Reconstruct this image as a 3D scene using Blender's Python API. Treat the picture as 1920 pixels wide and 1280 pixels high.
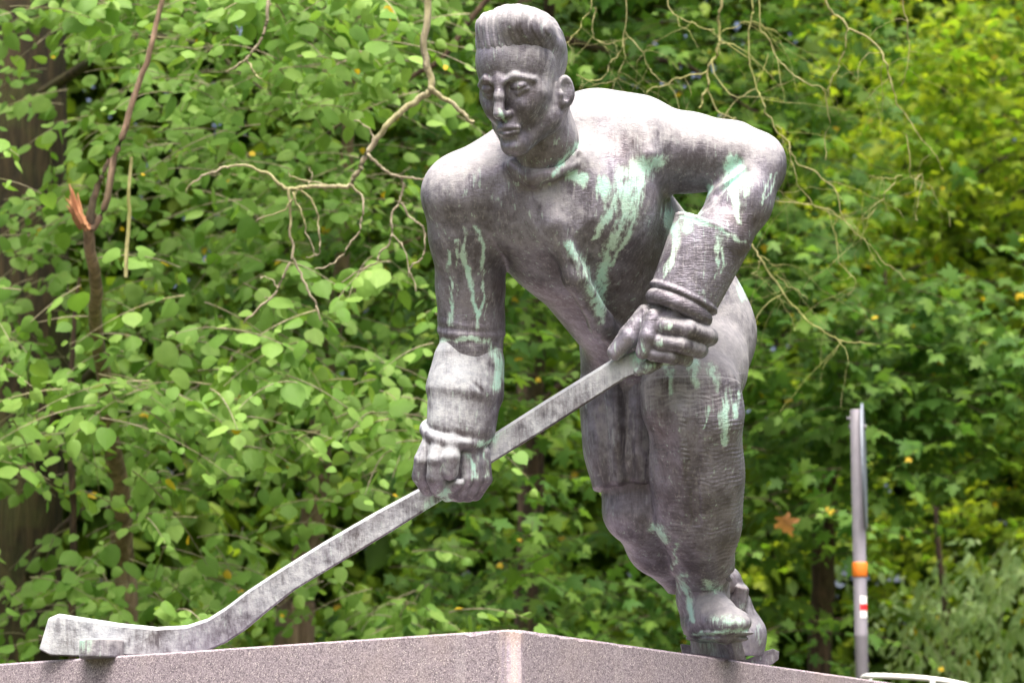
import bpy, bmesh, math, random, os
import numpy as np
from mathutils import Vector, Matrix

for _o in list(bpy.data.objects):
    bpy.data.objects.remove(_o, do_unlink=True)
SC = bpy.context.scene
COL = SC.collection
rad = math.radians

# ------------------------------------------------------------------ camera
F = 5000.0                 # focal length in units of 1/1920 of the picture width
U = 0.0012                 # metres per statue unit
PITCH = rad(11.3)
CAM = Vector((0.0, 0.0, 1.50))
cam_d = bpy.data.cameras.new('camera')
cam = bpy.data.objects.new('camera', cam_d)
COL.objects.link(cam)
SC.camera = cam
cam.location = CAM
cam.rotation_euler = (math.pi / 2 + PITCH, 0, 0)
cam_d.sensor_width = 36.0
cam_d.lens = 36.0 * F / 1920.0
cam_d.clip_start = 0.1
cam_d.clip_end = 2000.0
cam_d.dof.use_dof = True
cam_d.dof.focus_distance = 5.75
cam_d.dof.aperture_fstop = 6.8

# ------------------------------------------------------------------ world, sun, exposure
SUN_EL, SUN_AZ = rad(66), rad(176)      # azimuth from +Y (view direction) towards +X
world = bpy.data.worlds.new('World')
SC.world = world
world.use_nodes = True
wn = world.node_tree
for n in list(wn.nodes):
    wn.nodes.remove(n)
sky = wn.nodes.new('ShaderNodeTexSky')
sky.sky_type = 'NISHITA'
sky.sun_disc = False
sky.sun_elevation = SUN_EL
sky.sun_rotation = SUN_AZ
sky.air_density = 0.6
sky.dust_density = 10.0
sky.ozone_density = 0.3
bg = wn.nodes.new('ShaderNodeBackground')
bg.inputs['Strength'].default_value = 0.15
wo = wn.nodes.new('ShaderNodeOutputWorld')
wn.links.new(sky.outputs[0], bg.inputs['Color'])
wn.links.new(bg.outputs[0], wo.inputs['Surface'])
sun_d = bpy.data.lights.new('sun', 'SUN')
sun_d.energy = 2.2
sun_d.angle = rad(32)
sun_d.color = (1.0, 0.965, 0.91)
sun = bpy.data.objects.new('sun', sun_d)
COL.objects.link(sun)
sun.rotation_euler = Vector((-math.sin(SUN_AZ) * math.cos(SUN_EL), -math.cos(SUN_AZ) * math.cos(SUN_EL), -math.sin(SUN_EL))).to_track_quat('-Z', 'Y').to_euler()
SC.view_settings.view_transform = 'Standard'
SC.view_settings.look = 'None'
SC.view_settings.gamma = 1.0
SC.view_settings.use_curve_mapping = False
SC.view_settings.exposure = 1.45
SC.cycles.use_denoising = True
SC.cycles.max_bounces = 8
SC.cycles.diffuse_bounces = 3
SC.cycles.glossy_bounces = 3
SC.cycles.transmission_bounces = 5
SC.cycles.transparent_max_bounces = 8
SC.cycles.sample_clamp_indirect = 6.0

# ------------------------------------------------------------------ helpers
cp, sp = math.cos(PITCH), math.sin(PITCH)

def to_world(v):
    """camera-axis coordinates in statue units (x right, y up the picture, z towards the viewer) -> world metres"""
    v = np.asarray(v, float)
    x = v[..., 0]; y = v[..., 1]; d = F - v[..., 2]
    return np.stack([x * U, (d * cp - y * sp) * U, CAM.z + (d * sp + y * cp) * U], -1)

def P(px, py, z=0.0):
    """point of the place seen at picture position (px, py), z units nearer than the focus plane"""
    s = (F - z) / F
    return np.array([(px - 960.0) * s, (640.0 - py) * s, z])

def W(px, py, dist):
    """world point seen at (px, py), dist metres along the view axis"""
    return Vector(to_world(P(px, py, F - dist / U)))

def link(o, parent=None):
    COL.objects.link(o)
    if parent is not None:
        o.parent = parent
        o.matrix_parent_inverse = Matrix.Translation(-parent.location)
    return o

def tag(o, label=None, cat=None, group=None, kind=None):
    if label: o['label'] = label
    if cat: o['category'] = cat
    if group: o['group'] = group
    if kind: o['kind'] = kind
    return o

def empty(name, loc):
    o = bpy.data.objects.new(name, None)
    o.location = loc
    COL.objects.link(o)
    return o

def mesh_obj(name, verts, faces, mat, parent=None, smooth=True):
    me = bpy.data.meshes.new(name)
    me.from_pydata([tuple(v) for v in verts], [], [tuple(f) for f in faces])
    me.update()
    if smooth:
        me.polygons.foreach_set('use_smooth', np.ones(len(me.polygons), bool))
    if mat: me.materials.append(mat)
    return link(bpy.data.objects.new(name, me), parent)

def np_mesh(name, V, Q, n=4, smooth=True):
    """fast mesh from numpy: V (k,3), Q (m,n)"""
    me = bpy.data.meshes.new(name)
    V = np.ascontiguousarray(V, np.float32); Q = np.ascontiguousarray(Q, np.int32)
    me.vertices.add(len(V)); me.vertices.foreach_set('co', V.ravel())
    me.loops.add(Q.size); me.loops.foreach_set('vertex_index', Q.ravel())
    me.polygons.add(len(Q))
    me.polygons.foreach_set('loop_start', np.arange(0, Q.size, n, dtype=np.int32))
    me.polygons.foreach_set('loop_total', np.full(len(Q), n, np.int32))
    me.update(calc_edges=True)
    me.validate()
    if smooth:
        me.polygons.foreach_set('use_smooth', np.ones(len(me.polygons), bool))
    return me

def vnoise(p, scale, seed=0):
    """cheap smooth value noise 0..1 in space"""
    q = p * scale + seed * 17.3
    i = np.floor(q).astype(np.int64); f = q - i; f = f * f * (3 - 2 * f)
    def h(a):
        x = (a[:, 0] * 73856093) ^ (a[:, 1] * 19349663) ^ (a[:, 2] * 83492791) ^ (seed * 2654435761)
        x = (x ^ (x >> 13)) * 1274126177 & 0x7fffffff
        return (x % 10007) / 10007.0
    r = 0
    for dx in (0, 1):
        for dy in (0, 1):
            for dz in (0, 1):
                w = np.abs(1 - dx - f[:, 0]) * np.abs(1 - dy - f[:, 1]) * np.abs(1 - dz - f[:, 2])
                r = r + w * h(i + np.array([dx, dy, dz]))
    return r

# node helpers
class NT:
    def __init__(self, name):
        self.m = bpy.data.materials.new(name)
        self.m.use_nodes = True
        self.t = self.m.node_tree
        for n in list(self.t.nodes): self.t.nodes.remove(n)
        self.out = self.t.nodes.new('ShaderNodeOutputMaterial')
    def n(self, typ, ins=None, **kw):
        x = self.t.nodes.new(typ)
        for k, v in kw.items(): setattr(x, k, v)
        for k, v in (ins or {}).items():
            if hasattr(v, 'is_output') or isinstance(v, bpy.types.NodeSocket):
                self.t.links.new(v, x.inputs[k])
            else:
                x.inputs[k].default_value = v
        return x
    def noise(self, vec, scale, detail=3, rough=.55, dist=0.0):
        return self.n('ShaderNodeTexNoise', {'Vector': vec, 'Scale': scale, 'Detail': detail, 'Roughness': rough, 'Distortion': dist}).outputs['Fac']
    def mapping(self, vec, scale=(1, 1, 1), loc=(0, 0, 0), rot=(0, 0, 0)):
        return self.n('ShaderNodeMapping', {'Vector': vec, 'Scale': scale, 'Location': loc, 'Rotation': rot}).outputs[0]
    def math(self, op, a, b=0.0, c=0.0, clamp=False):
        return self.n('ShaderNodeMath', {0: a, 1: b, 2: c}, operation=op, use_clamp=clamp).outputs[0]
    def ramp(self, fac, lo, hi):
        return self.n('ShaderNodeMapRange', {'Value': fac, 'From Min': lo, 'From Max': hi, 'To Min': 0.0, 'To Max': 1.0}, interpolation_type='SMOOTHSTEP').outputs[0]
    def mix(self, fac, a, b, blend='MIX'):
        x = self.t.nodes.new('ShaderNodeMix'); x.data_type = 'RGBA'; x.blend_type = blend
        for i, v in ((0, fac), (6, a), (7, b)):
            if isinstance(v, bpy.types.NodeSocket): self.t.links.new(v, x.inputs[i])
            elif i and not isinstance(v, float): x.inputs[i].default_value = (v[0], v[1], v[2], 1)
            else: x.inputs[i].default_value = v
        return x.outputs[2]
    def bump(self, h, dist, strength=1.0, normal=None):
        i = {'Height': h, 'Distance': dist, 'Strength': strength}
        if normal is not None: i['Normal'] = normal
        return self.n('ShaderNodeBump', i).outputs[0]
    def principled(self, **ins):
        b = self.n('ShaderNodeBsdfPrincipled', {k.replace('_', ' '): v for k, v in ins.items()})
        self.t.links.new(b.outputs[0], self.out.inputs['Surface'])
        return b
# ------------------------------------------------------------------ modelling in clay: smooth unions of round cones, ellipsoids and boxes
class Clay:
    """a distance field on a grid; add() and cut() work primitives into it, mesh() skins it with surface nets"""
    def __init__(self, lo, hi, vox):
        self.lo = np.array(lo, np.float32); self.vox = vox
        self.n = np.ceil((np.array(hi) - self.lo) / vox).astype(int) + 1
        self.d = np.full(self.n, 60.0, np.float32)
        self.prims = []
    def _block(self, lo, hi, m):
        a = np.maximum(np.floor((np.asarray(lo) - m - self.lo) / self.vox).astype(int), 0)
        b = np.minimum(np.ceil((np.asarray(hi) + m - self.lo) / self.vox).astype(int) + 1, self.n)
        if (b <= a).any(): return None, None
        ax = [self.lo[i] + self.vox * np.arange(a[i], b[i], dtype=np.float32) for i in range(3)]
        return tuple(slice(a[i], b[i]) for i in range(3)), np.meshgrid(*ax, indexing='ij', sparse=True)
    def _apply(self, f, lo, hi, k, mode):
        sl, g = self._block(lo, hi, k + 3 * self.vox)
        if sl is None: return
        p = f(*g).astype(np.float32)
        d = self.d[sl]
        if mode == 'add':
            if k > 0:
                h = np.maximum(k - np.abs(d - p), 0) / k
                d = np.minimum(d, p) - h * h * k * .25
            else: d = np.minimum(d, p)
        elif mode == 'cut':
            p = -p
            h = np.maximum(k - np.abs(d - p), 0) / max(k, 1e-6)
            d = np.maximum(d, p) + h * h * k * .25
        elif mode == 'push':        # raise or lower the skin by an amount
            d = d - p
        self.d[sl] = d
    # primitives -------------------------------------------------
    def cone(self, a, b, r1, r2, k=12, mode='add', flat=None):
        """round cone between a and b; flat=(axis, ratio) squeezes the section along axis"""
        a = np.asarray(a, float); b = np.asarray(b, float); R = max(r1, r2)
        ba = b - a; L2 = float(ba @ ba) + 1e-9
        if flat is not None:
            n = np.asarray(flat[0], float); n = n / np.linalg.norm(n); q = 1.0 / flat[1] - 1.0
        def f(x, y, z):
            X, Y, Z = x - a[0], y - a[1], z - a[2]
            h = np.clip((X * ba[0] + Y * ba[1] + Z * ba[2]) / L2, 0, 1)
            X, Y, Z = X - h * ba[0], Y - h * ba[1], Z - h * ba[2]
            r = r1 + (r2 - r1) * h
            if flat is None:
                return np.sqrt(X * X + Y * Y + Z * Z) - r
            s = (X * n[0] + Y * n[1] + Z * n[2]) * q
            l = np.sqrt((X + s * n[0]) ** 2 + (Y + s * n[1]) ** 2 + (Z + s * n[2]) ** 2)
            l0 = np.sqrt(X * X + Y * Y + Z * Z) + 1e-4
            return (l - r) * np.clip(l0 / (l + 1e-4), flat[1], 1)
        m = R
        self._apply(f, np.minimum(a, b) - m, np.maximum(a, b) + m, k, mode)
        return self
    def chain(self, pts, k=8, k0=12, mode='add', flat=None):
        """pts: [(point, radius), ...]"""
        for i in range(len(pts) - 1):
            self.cone(pts[i][0], pts[i + 1][0], pts[i][1], pts[i + 1][1], k0 if i == 0 else k, mode, flat)
        return self
    def ell(self, c, r, k=12, axes=None, mode='add'):
        """ellipsoid with radii r along axes (rows of a 3x3)"""
        c = np.asarray(c, float); A = np.eye(3) if axes is None else np.asarray(axes, float)
        r = np.asarray(r, float)
        ext = np.sqrt(((A * r[:, None]) ** 2).sum(0))
        def f(x, y, z):
            X, Y, Z = x - c[0], y - c[1], z - c[2]
            u = [(X * A[i, 0] + Y * A[i, 1] + Z * A[i, 2]) / r[i] for i in range(3)]
            k0 = np.sqrt(u[0] ** 2 + u[1] ** 2 + u[2] ** 2)
            k1 = np.sqrt((u[0] / r[0]) ** 2 + (u[1] / r[1]) ** 2 + (u[2] / r[2]) ** 2) + 1e-6
            return k0 * (k0 - 1) / k1
        self._apply(f, c - ext, c + ext, k, mode)
        return self
    def box(self, c, half, rnd, k=6, axes=None, mode='add'):
        c = np.asarray(c, float); A = np.eye(3) if axes is None else np.asarray(axes, float); h = np.asarray(half, float)
        ext = np.abs(A * h[:, None]).sum(0)
        def f(x, y, z):
            X, Y, Z = x - c[0], y - c[1], z - c[2]
            q = [np.abs(X * A[i, 0] + Y * A[i, 1] + Z * A[i, 2]) - (h[i] - rnd) for i in range(3)]
            o = np.sqrt(sum(np.maximum(t, 0) ** 2 for t in q))
            return o + np.minimum(np.maximum(np.maximum(q[0], q[1]), q[2]), 0) - rnd
        self._apply(f, c - ext, c + ext, k, mode)
        return self
    def cyl(self, a, b, r1, r2, rnd=3, k=4, mode='add', flat=None):
        """capped cone with nearly sharp ends; flat squeezes the section"""
        a = np.asarray(a, float); b = np.asarray(b, float)
        ba = b - a; L = np.linalg.norm(ba); t = ba / L
        if flat is not None:
            n = np.asarray(flat[0], float); n = n - t * (n @ t); n /= np.linalg.norm(n); q = 1.0 / flat[1] - 1.0
        def f(x, y, z):
            X, Y, Z = x - a[0], y - a[1], z - a[2]
            h = X * t[0] + Y * t[1] + Z * t[2]
            X, Y, Z = X - h * t[0], Y - h * t[1], Z - h * t[2]
            if flat is not None:
                s = (X * n[0] + Y * n[1] + Z * n[2]) * q
                X, Y, Z = X + s * n[0], Y + s * n[1], Z + s * n[2]
            dr = np.sqrt(X * X + Y * Y + Z * Z) - (r1 + (r2 - r1) * np.clip(h / L, 0, 1)) + rnd
            dh = np.abs(h - L / 2) - L / 2 + rnd
            return np.sqrt(np.maximum(dr, 0) ** 2 + np.maximum(dh, 0) ** 2) + np.minimum(np.maximum(dr, dh), 0) - rnd
        R = max(r1, r2)
        self._apply(f, np.minimum(a, b) - R, np.maximum(a, b) + R, k, mode)
        return self
    def ring(self, c, axis, R, r, k=4, mode='add', squash=None):
        """torus round axis; squash=(dir, ratio) makes it oval"""
        c = np.asarray(c, float); t = np.asarray(axis, float); t = t / np.linalg.norm(t)
        if squash is not None:
            n = np.asarray(squash[0], float); n = n - t * (n @ t); n /= np.linalg.norm(n); q = 1.0 / squash[1] - 1.0
        def f(x, y, z):
            X, Y, Z = x - c[0], y - c[1], z - c[2]
            h = X * t[0] + Y * t[1] + Z * t[2]
            X, Y, Z = X - h * t[0], Y - h * t[1], Z - h * t[2]
            if squash is not None:
                s = (X * n[0] + Y * n[1] + Z * n[2]) * q
                X, Y, Z = X + s * n[0], Y + s * n[1], Z + s * n[2]
            l = np.sqrt(X * X + Y * Y + Z * Z) - R
            return np.sqrt(l * l + h * h) - r
        self._apply(f, c - R - r, c + R + r, k, mode)
        return self
    def half(self, p, n, k=4):
        """cut away everything on the side n points to"""
        p = np.asarray(p, float); n = np.asarray(n, float); n = n / np.linalg.norm(n)
        f = lambda x, y, z: -((x - p[0]) * n[0] + (y - p[1]) * n[1] + (z - p[2]) * n[2])
        hi = self.lo + self.vox * self.n
        self._apply(f, self.lo, hi, k, 'cut')
        return self
    # skin ---------------------------------------------------------
    def mesh(self):
        d = self.d
        d[[0, -1], :, :] = 20; d[:, [0, -1], :] = 20; d[:, :, [0, -1]] = 20
        s = d < 0
        c = np.zeros(self.n - 1, np.int8)
        for i in (0, 1):
            for j in (0, 1):
                for k in (0, 1):
                    c += s[i:self.n[0] - 1 + i, j:self.n[1] - 1 + j, k:self.n[2] - 1 + k]
        act = (c > 0) & (c < 8)
        idx = np.argwhere(act)
        vid = np.full(self.n - 1, -1, np.int32)
        vid[act] = np.arange(len(idx), dtype=np.int32)
        corner = [(i, j, k) for i in (0, 1) for j in (0, 1) for k in (0, 1)]
        val = {o: d[idx[:, 0] + o[0], idx[:, 1] + o[1], idx[:, 2] + o[2]] for o in corner}
        acc = np.zeros((len(idx), 3)); cnt = np.zeros(len(idx))
        for o in corner:
            for ax in range(3):
                if o[ax]: continue
                e = list(o); e[ax] = 1; e = tuple(e)
                va, vb = val[o], val[e]
                m = (va < 0) != (vb < 0)
                t = np.where(m, va / np.where(m, va - vb, 1), 0)
                pt = np.array(o, float)[None, :] + 0 * acc
                pt[:, ax] += t
                acc += pt * m[:, None]; cnt += m
        V = self.lo + self.vox * (idx + acc / np.maximum(cnt, 1)[:, None])
        quads = []
        for ax in range(3):
            sl0 = [slice(1, -1)] * 3; sl1 = [slice(1, -1)] * 3
            sl0[ax] = slice(0, -1); sl1[ax] = slice(1, None)
            a, b = s[tuple(sl0)], s[tuple(sl1)]
            e = np.argwhere(a != b)
            inside = a[e[:, 0], e[:, 1], e[:, 2]]
            base = e + 1; base[:, ax] -= 1
            u, w = [(1, 2), (2, 0), (0, 1)][ax]
            q = []
            for du, dw in ((-1, -1), (0, -1), (0, 0), (-1, 0)):
                i = base.copy(); i[:, u] += du; i[:, w] += dw
                q.append(vid[i[:, 0], i[:, 1], i[:, 2]])
            q = np.stack(q, 1)
            q[~inside] = q[~inside][:, ::-1]
            quads.append(q)
        Q = np.concatenate(quads)
        Q = Q[(Q >= 0).all(1)]
        return V, Q

def smooth_verts(V, Q, it=1, f=.5):
    for _ in range(it):
        acc = np.zeros_like(V); cnt = np.zeros(len(V))
        for a, b in ((0, 1), (1, 2), (2, 3), (3, 0)):
            np.add.at(acc, Q[:, a], V[Q[:, b]]); np.add.at(cnt, Q[:, a], 1)
            np.add.at(acc, Q[:, b], V[Q[:, a]]); np.add.at(cnt, Q[:, b], 1)
        V = V * (1 - f) + f * acc / np.maximum(cnt, 1)[:, None]
    return V
# ------------------------------------------------------------------ the bronze hockey player
def zs(z): return (F - z) / F

def unit(v):
    v = np.asarray(v, float); return v / np.linalg.norm(v)

# ---- head frame
yaw, pit, rol = rad(29), rad(14), rad(3)
_f0 = np.array([-math.sin(yaw), 0, math.cos(yaw)]); _up = np.array([0, 1.0, 0]); _s0 = np.array([math.cos(yaw), 0, math.sin(yaw)])
hf = math.cos(pit) * _f0 - math.sin(pit) * _up
hu = math.sin(pit) * _f0 + math.cos(pit) * _up
hs_ = _s0 * math.cos(rol) + hu * math.sin(rol)
hu = np.cross(hf, hs_)
HA = np.stack([hs_, hu, hf])        # rows: side (viewer's right), up, forward
HC = P(979, 152, 280); HS = 0.94
def H(s, u, f): return HC + HS * (s * HA[0] + u * HA[1] + f * HA[2])

def build_head():
    c = Clay(P(860, 360, 280) + [0, 0, -260], P(1130, -20, 280) + [0, 0, 200], 1.7)
    e = lambda p, r, k=12, mode='add', ax=None: c.ell(H(*p), np.array(r) * HS, k, HA if ax is None else ax, mode)
    co = lambda p, q, r1, r2, k=10, mode='add', flat=None: c.cone(H(*p), H(*q), r1 * HS, r2 * HS, k, mode, flat)
    e((0, 42, -20), (76, 86, 96))
    e((0, 40, 20), (72, 72, 64), 20)              # forehead
    e((0, -28, 20), (64, 86, 62), 25)             # face
    for s in (-1, 1):
        co((s * 58, -44, -16), (s * 49, -76, 6), 20, 18, 22)
        co((s * 49, -76, 6), (s * 12, -111, 60), 18, 18, 20)
        co((s * 50, -22, 42), (s * 34, -40, 62), 17, 15, 24)    # cheekbone
    e((0, -110, 71), (22, 17, 18), 14)            # chin
    co((0, -92, 70), (0, -72, 75), 17, 21, 18)    # mouth
    # eye sockets, brows
    for s in (-1, 1):
        c.ell(H(s * 33, 1, 99), np.array((26, 15, 21)) * HS, 9, HA, 'cut')
        co((s * 11, 12, 87), (s * 32, 19, 82), 4.5, 4, 9)
        co((s * 32, 19, 82), (s * 58, 7, 60), 4, 3.5, 9)
        e((s * 31, -1, 70), (17, 12, 15), 5)                   # closed lid over the eyeball
        co((s * 15, -9, 74), (s * 31, -13, 78), 3, 3.5, 4)     # lower lid
        co((s * 31, -13, 78), (s * 47, -8, 69), 3.5, 3, 4)
        c.cone(H(s * 17, -5, 80), H(s * 32, -8, 85), 1.6, 2.2, 2.0, 'cut')
        c.cone(H(s * 32, -8, 85), H(s * 47, -4, 75), 2.2, 1.4, 2.0, 'cut')
    # nose
    co((0, 18, 84), (0, -14, 97), 8.5, 9, 10)
    co((0, -14, 95), (0, -44, 107), 9, 11, 8)
    for s in (-1, 1):
        e((s * 10, -49, 93), (7, 6, 10), 8)
        c.cone(H(s * 7, -60, 101), H(s * 9, -54, 100), 3.5, 2.5, 3, 'cut')
    c.cone(H(0, -58, 96), H(0, -70, 92), 2.5, 3, 4, 'cut')
    # lips
    for s in (-1, 1):
        co((0, -72, 95), (s * 24, -77, 82), 6, 3.5, 5)
        co((0, -85, 93), (s * 19, -83, 83), 6.5, 4, 5)
        c.cone(H(0, -78.5, 102), H(s * 27, -80, 85), 2.4, 1.8, 2.5, 'cut')
        c.cone(H(s * 28, -81, 89), H(s * 31, -86, 83), 2.5, 1.5, 4, 'cut')
    c.cone(H(-16, -98, 92), H(16, -98, 92), 5, 5, 10, 'cut')
    # ears
    for s in (-1, 1):
        ea0 = unit(HA[0] * s * .80 + HA[2] * .60); ea1 = unit(HA[1] * .96 - HA[2] * .20)
        ea1 = unit(ea1 - ea0 * (ea0 @ ea1)); ea = np.stack([ea0, ea1, np.cross(ea0, ea1)])
        c.ell(H(s * 79, -30, -14), np.array((7.5, 31, 19)) * HS, 4, ea)
        c.ell(H(s * 75, -48, -6), np.array((8, 12, 10)) * HS, 6, ea)
        c.ell(H(s * 86, -26, -10), np.array((7, 22, 12)) * HS, 3, ea, 'cut')
        c.ell(H(s * 76, -34, -2), np.array((6, 8, 5)) * HS, 4, ea)
    # neck
    top, mid, bot = H(0, -40, -40), P(1022, 262, 222), P(1034, 335, 165)
    c.cone(top, mid, 56, 57, 14)
    c.cone(mid, bot, 57, 58, 14)
    c.cone(H(72, -40, -30), P(1012, 318, 246), 11, 11, 16)       # neck cord
    c.cone(H(-60, -60, -20), P(988, 316, 244), 11, 10, 16)
    V, Q = c.mesh()
    return V, Q

def build_hair():
    c = Clay(P(870, 230, 280) + [0, 0, -220], P(1100, -20, 280) + [0, 0, 190], 1.7)
    e = lambda p, r, k=12, mode='add': c.ell(H(*p), np.array(r) * HS, k, HA, mode)
    co = lambda p, q, r1, r2, k=14: c.cone(H(*p), H(*q), r1 * HS, r2 * HS, k)
    e((0, 44, -22), (79, 88, 96))
    e((0, 84, 2), (69, 50, 74), 24)
    c.chain([(P(921, 50, 318), 27), (P(968, 46, 345), 32), (P(1006, 58, 335), 27), (P(1028, 86, 300), 24)], 14, 14)      # the swept-up quiff
    c.cone(P(920, 60, 312), P(985, 60, 350), 19, 19, 14)
    c.cone(P(950, 46, 270), P(1008, 66, 262), 32, 32, 20)
    # hairline: clear the face, temples and nape
    c.ell(H(0, -14, 96), np.array((71, 82, 84)) * HS, 6, HA, 'cut')
    c.half(H(0, -38, -60), -HA[1] * .8 + HA[2] * .25, 5)
    for s in (-1, 1):
        c.ell(H(s * 84, -40, 26), np.array((40, 62, 46)) * HS, 5, HA, 'cut')
    # strands: shallow grooves combed back
    d = c.d
    ax = [c.lo[i] + c.vox * np.arange(c.n[i], dtype=np.float32) for i in range(3)]
    X, Y, Z = np.meshgrid(*ax, indexing='ij', sparse=True)
    X, Y, Z = X - HC[0], Y - HC[1], Z - HC[2]
    s_ = (X * HA[0, 0] + Y * HA[0, 1] + Z * HA[0, 2]) / HS
    u_ = (X * HA[1, 0] + Y * HA[1, 1] + Z * HA[1, 2]) / HS
    f_ = (X * HA[2, 0] + Y * HA[2, 1] + Z * HA[2, 2]) / HS
    ph = s_ * .42 + 1.2 * np.sin(u_ * .05 + f_ * .03) + .8 * np.sin(s_ * .11 + f_ * .07)
    g = (np.sin(ph) + .6 * np.sin(ph * 2.3 + 1.0)) * .8
    w = np.clip((u_ - 45) / 30, 0, 1)
    c.d = (d + g * w).astype(np.float32)
    return c.mesh()

def build_body():
    c = Clay(P(760, 1140, 0) + [-10, 0, -760], P(1500, 140, 0) + [10, 10, 380], 3.0)
    # --- ribcage, a keel runs down the breast
    def E(px, py, z, r, k=14, axes=None, mode='add'): c.ell(P(px, py, z), r, k, axes, mode)
    axT = np.stack([unit([.86, .36, .10]), unit([-.42, .80, .40]), [0, 0, 0]])
    axT[2] = np.cross(axT[0], axT[1]); axT[1] = np.cross(axT[2], axT[0])
    E(1078, 396, 90, (166, 172, 136), 0, axT)
    # belly and flank
    c.cone(P(1094, 440, 70), P(1206, 598, -100), 136, 126, 30)
    c.cone(P(1140, 420, 20), P(1265, 560, -170), 128, 118, 30)
    # back hump, shoulder girdle
    E(1120, 262, 60, (130, 92, 110), 40)
    c.cone(P(1095, 250, 130), P(1195, 268, 120), 66, 78, 30)
    c.cone(P(985, 318, 140), P(890, 350, 145), 55, 62, 35)
    c.cone(P(958, 284, 110), P(868, 352, 138), 52, 57, 30)
    c.cone(P(1046, 262, 160), P(1120, 238, 110), 48, 62, 30)
    # breasts
    E(985, 390, 180, (80, 76, 44), 60)
    E(1128, 372, 188, (92, 84, 44), 60)
    # keel of the jersey front
    c.chain([(P(1008, 350, 214), 14), (P(1038, 420, 226), 18), (P(1078, 520, 208), 20), (P(1128, 606, 134), 20), (P(1160, 642, 66), 20)], 20, 60)
    # placket band
    c.chain([(P(1018, 348, 228), 5), (P(1050, 418, 246), 8), (P(1094, 520, 226), 8), (P(1142, 598, 150), 7)], 4, 6, flat=(unit([.3, 0, 1]), .5))
    # lower hem of the jersey round the waist
    # collar
    c.ring(P(1024, 292, 205), unit([-.12, .82, .55]), 64, 8, 34)
    c.chain([(P(958, 308, 240), 5), (P(996, 340, 256), 5), (P(1042, 330, 262), 5), (P(1084, 284, 240), 5)], 6, 22)
    # --- viewer's left arm (straight down)
    S1, E1, W1 = P(872, 345, 150), P(884, 600, 90), P(868, 800, 120)
    E(866, 366, 148, (71, 64, 72), 26)
    c.chain([(P(868, 366, 150), 68), (P(875, 440, 130), 66), (P(882, 540, 100), 60), (E1, 59)], 20, 24)
    c.cone(E1, P(884, 650, 95), 58, 57, 16)
    c.ring(P(884, 622, 92), unit([.05, 1, .15]), 57, 6, 6)
    c.ring(P(884, 604, 92), unit([.12, 1, .15]), 56, 5, 6)
    c.cone(P(884, 650, 95), W1, 54, 46, 12)
    c.cone(P(912, 330, 190), P(940, 420, 165), 24, 12, 30)      # fold at the armpit
    # --- viewer's right arm (bent, elbow out)
    S2, E2, W2 = P(1195, 288, 120), P(1414, 312, 120), P(1290, 560, 190)
    E(1190, 268, 110, (88, 84, 90), 26)
    c.chain([(S2, 80), (P(1290, 286, 110), 70), (P(1370, 294, 112), 62), (E2, 56)], 22, 26)
    c.cone(P(1420, 298, 105), P(1420, 320, 110), 50, 46, 14)
    c.chain([(E2, 56), (P(1388, 378, 150), 56), (P(1350, 445, 175), 52), (W2, 42)], 18, 10)
    # creases inside the elbow
    c.cone(P(1318, 362, 172), P(1384, 306, 178), 4, 3, 16, 'cut')
    c.cone(P(1345, 366, 190), P(1400, 322, 186), 3, 2, 14, 'cut')
    c.chain([(P(1190, 215, 170), 8), (P(1215, 290, 205), 12), (P(1205, 345, 195), 10)], 8, 24)
    # --- pelvis
    E(1262, 610, -190, (150, 128, 140), 30)
    E(1312, 606, -200, (84, 120, 130), 30)
    # --- front leg: foreshortened thigh, bent knee, padded shin
    c.chain([(P(1325, 625, -190), 92), (P(1308, 690, -70), 90), (P(1298, 735, 20), 80)], 24, 26)
    c.box(P(1294, 742, 34), (88, 66, 56), 44, 26, np.stack([unit([1, .03, -.1]), unit([.02, 1, -.1]), unit([.1, .1, 1])]))
    c.chain([(P(1300, 780, 15), 82), (P(1307, 880, -25), 82), (P(1313, 980, -85), 74), (P(1316, 1050, -142), 58), (P(1318, 1078, -165), 44)], 18, 24)
    c.box(P(1305, 880, 2), (64, 140, 44), 34, 40, np.stack([unit([1, -.06, 0]), unit([.05, 1, .5]), unit([0, -.5, 1])]))
    E(1318, 880, -80, (76, 120, 70), 26)
    # --- rear leg under the shorts, shin going back
    c.chain([(P(1170, 690, -140), 84), (P(1190, 860, -120), 76), (P(1196, 945, -120), 66)], 20, 26)
    c.chain([(P(1200, 958, -115), 63), (P(1236, 1016, -190), 62), (P(1296, 1076, -280), 54), (P(1364, 1106, -325), 36)], 18, 20)
    E(1192, 962, -100, (57, 52, 56), 20)
    return c.mesh()

def build_shorts():
    c = Clay(P(1050, 960, 0) + [-10, 0, -420], P(1460, 430, 0) + [10, 10, 160], 3.0)
    # trunk of the shorts
    c.ell(P(1262, 622, -190), (158, 128, 148), 0)
    c.ell(P(1316, 612, -195), (82, 122, 132), 30)
    # rear-leg side: a wide straight trouser leg with a sharp hem
    c.cone(P(1168, 636, -160), P(1179, 830, -125), 85, 82, 30)
    c.cyl(P(1175, 720, -140), P(1186, 915, -105), 82, 76, 4, 40)
    # front-leg side: ends on the thigh above the knee
    c.cyl(P(1318, 628, -220), P(1300, 716, -30), 100, 93, 4, 24)
    # hanging folds
    for x0, x1, zz in ((1128, 1142, -46), (1172, 1180, -34)):
        c.cone(P(x0, 700, zz - 14), P(x1, 925, zz), 4, 5, 24, 'cut')
    return c.mesh()

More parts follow.
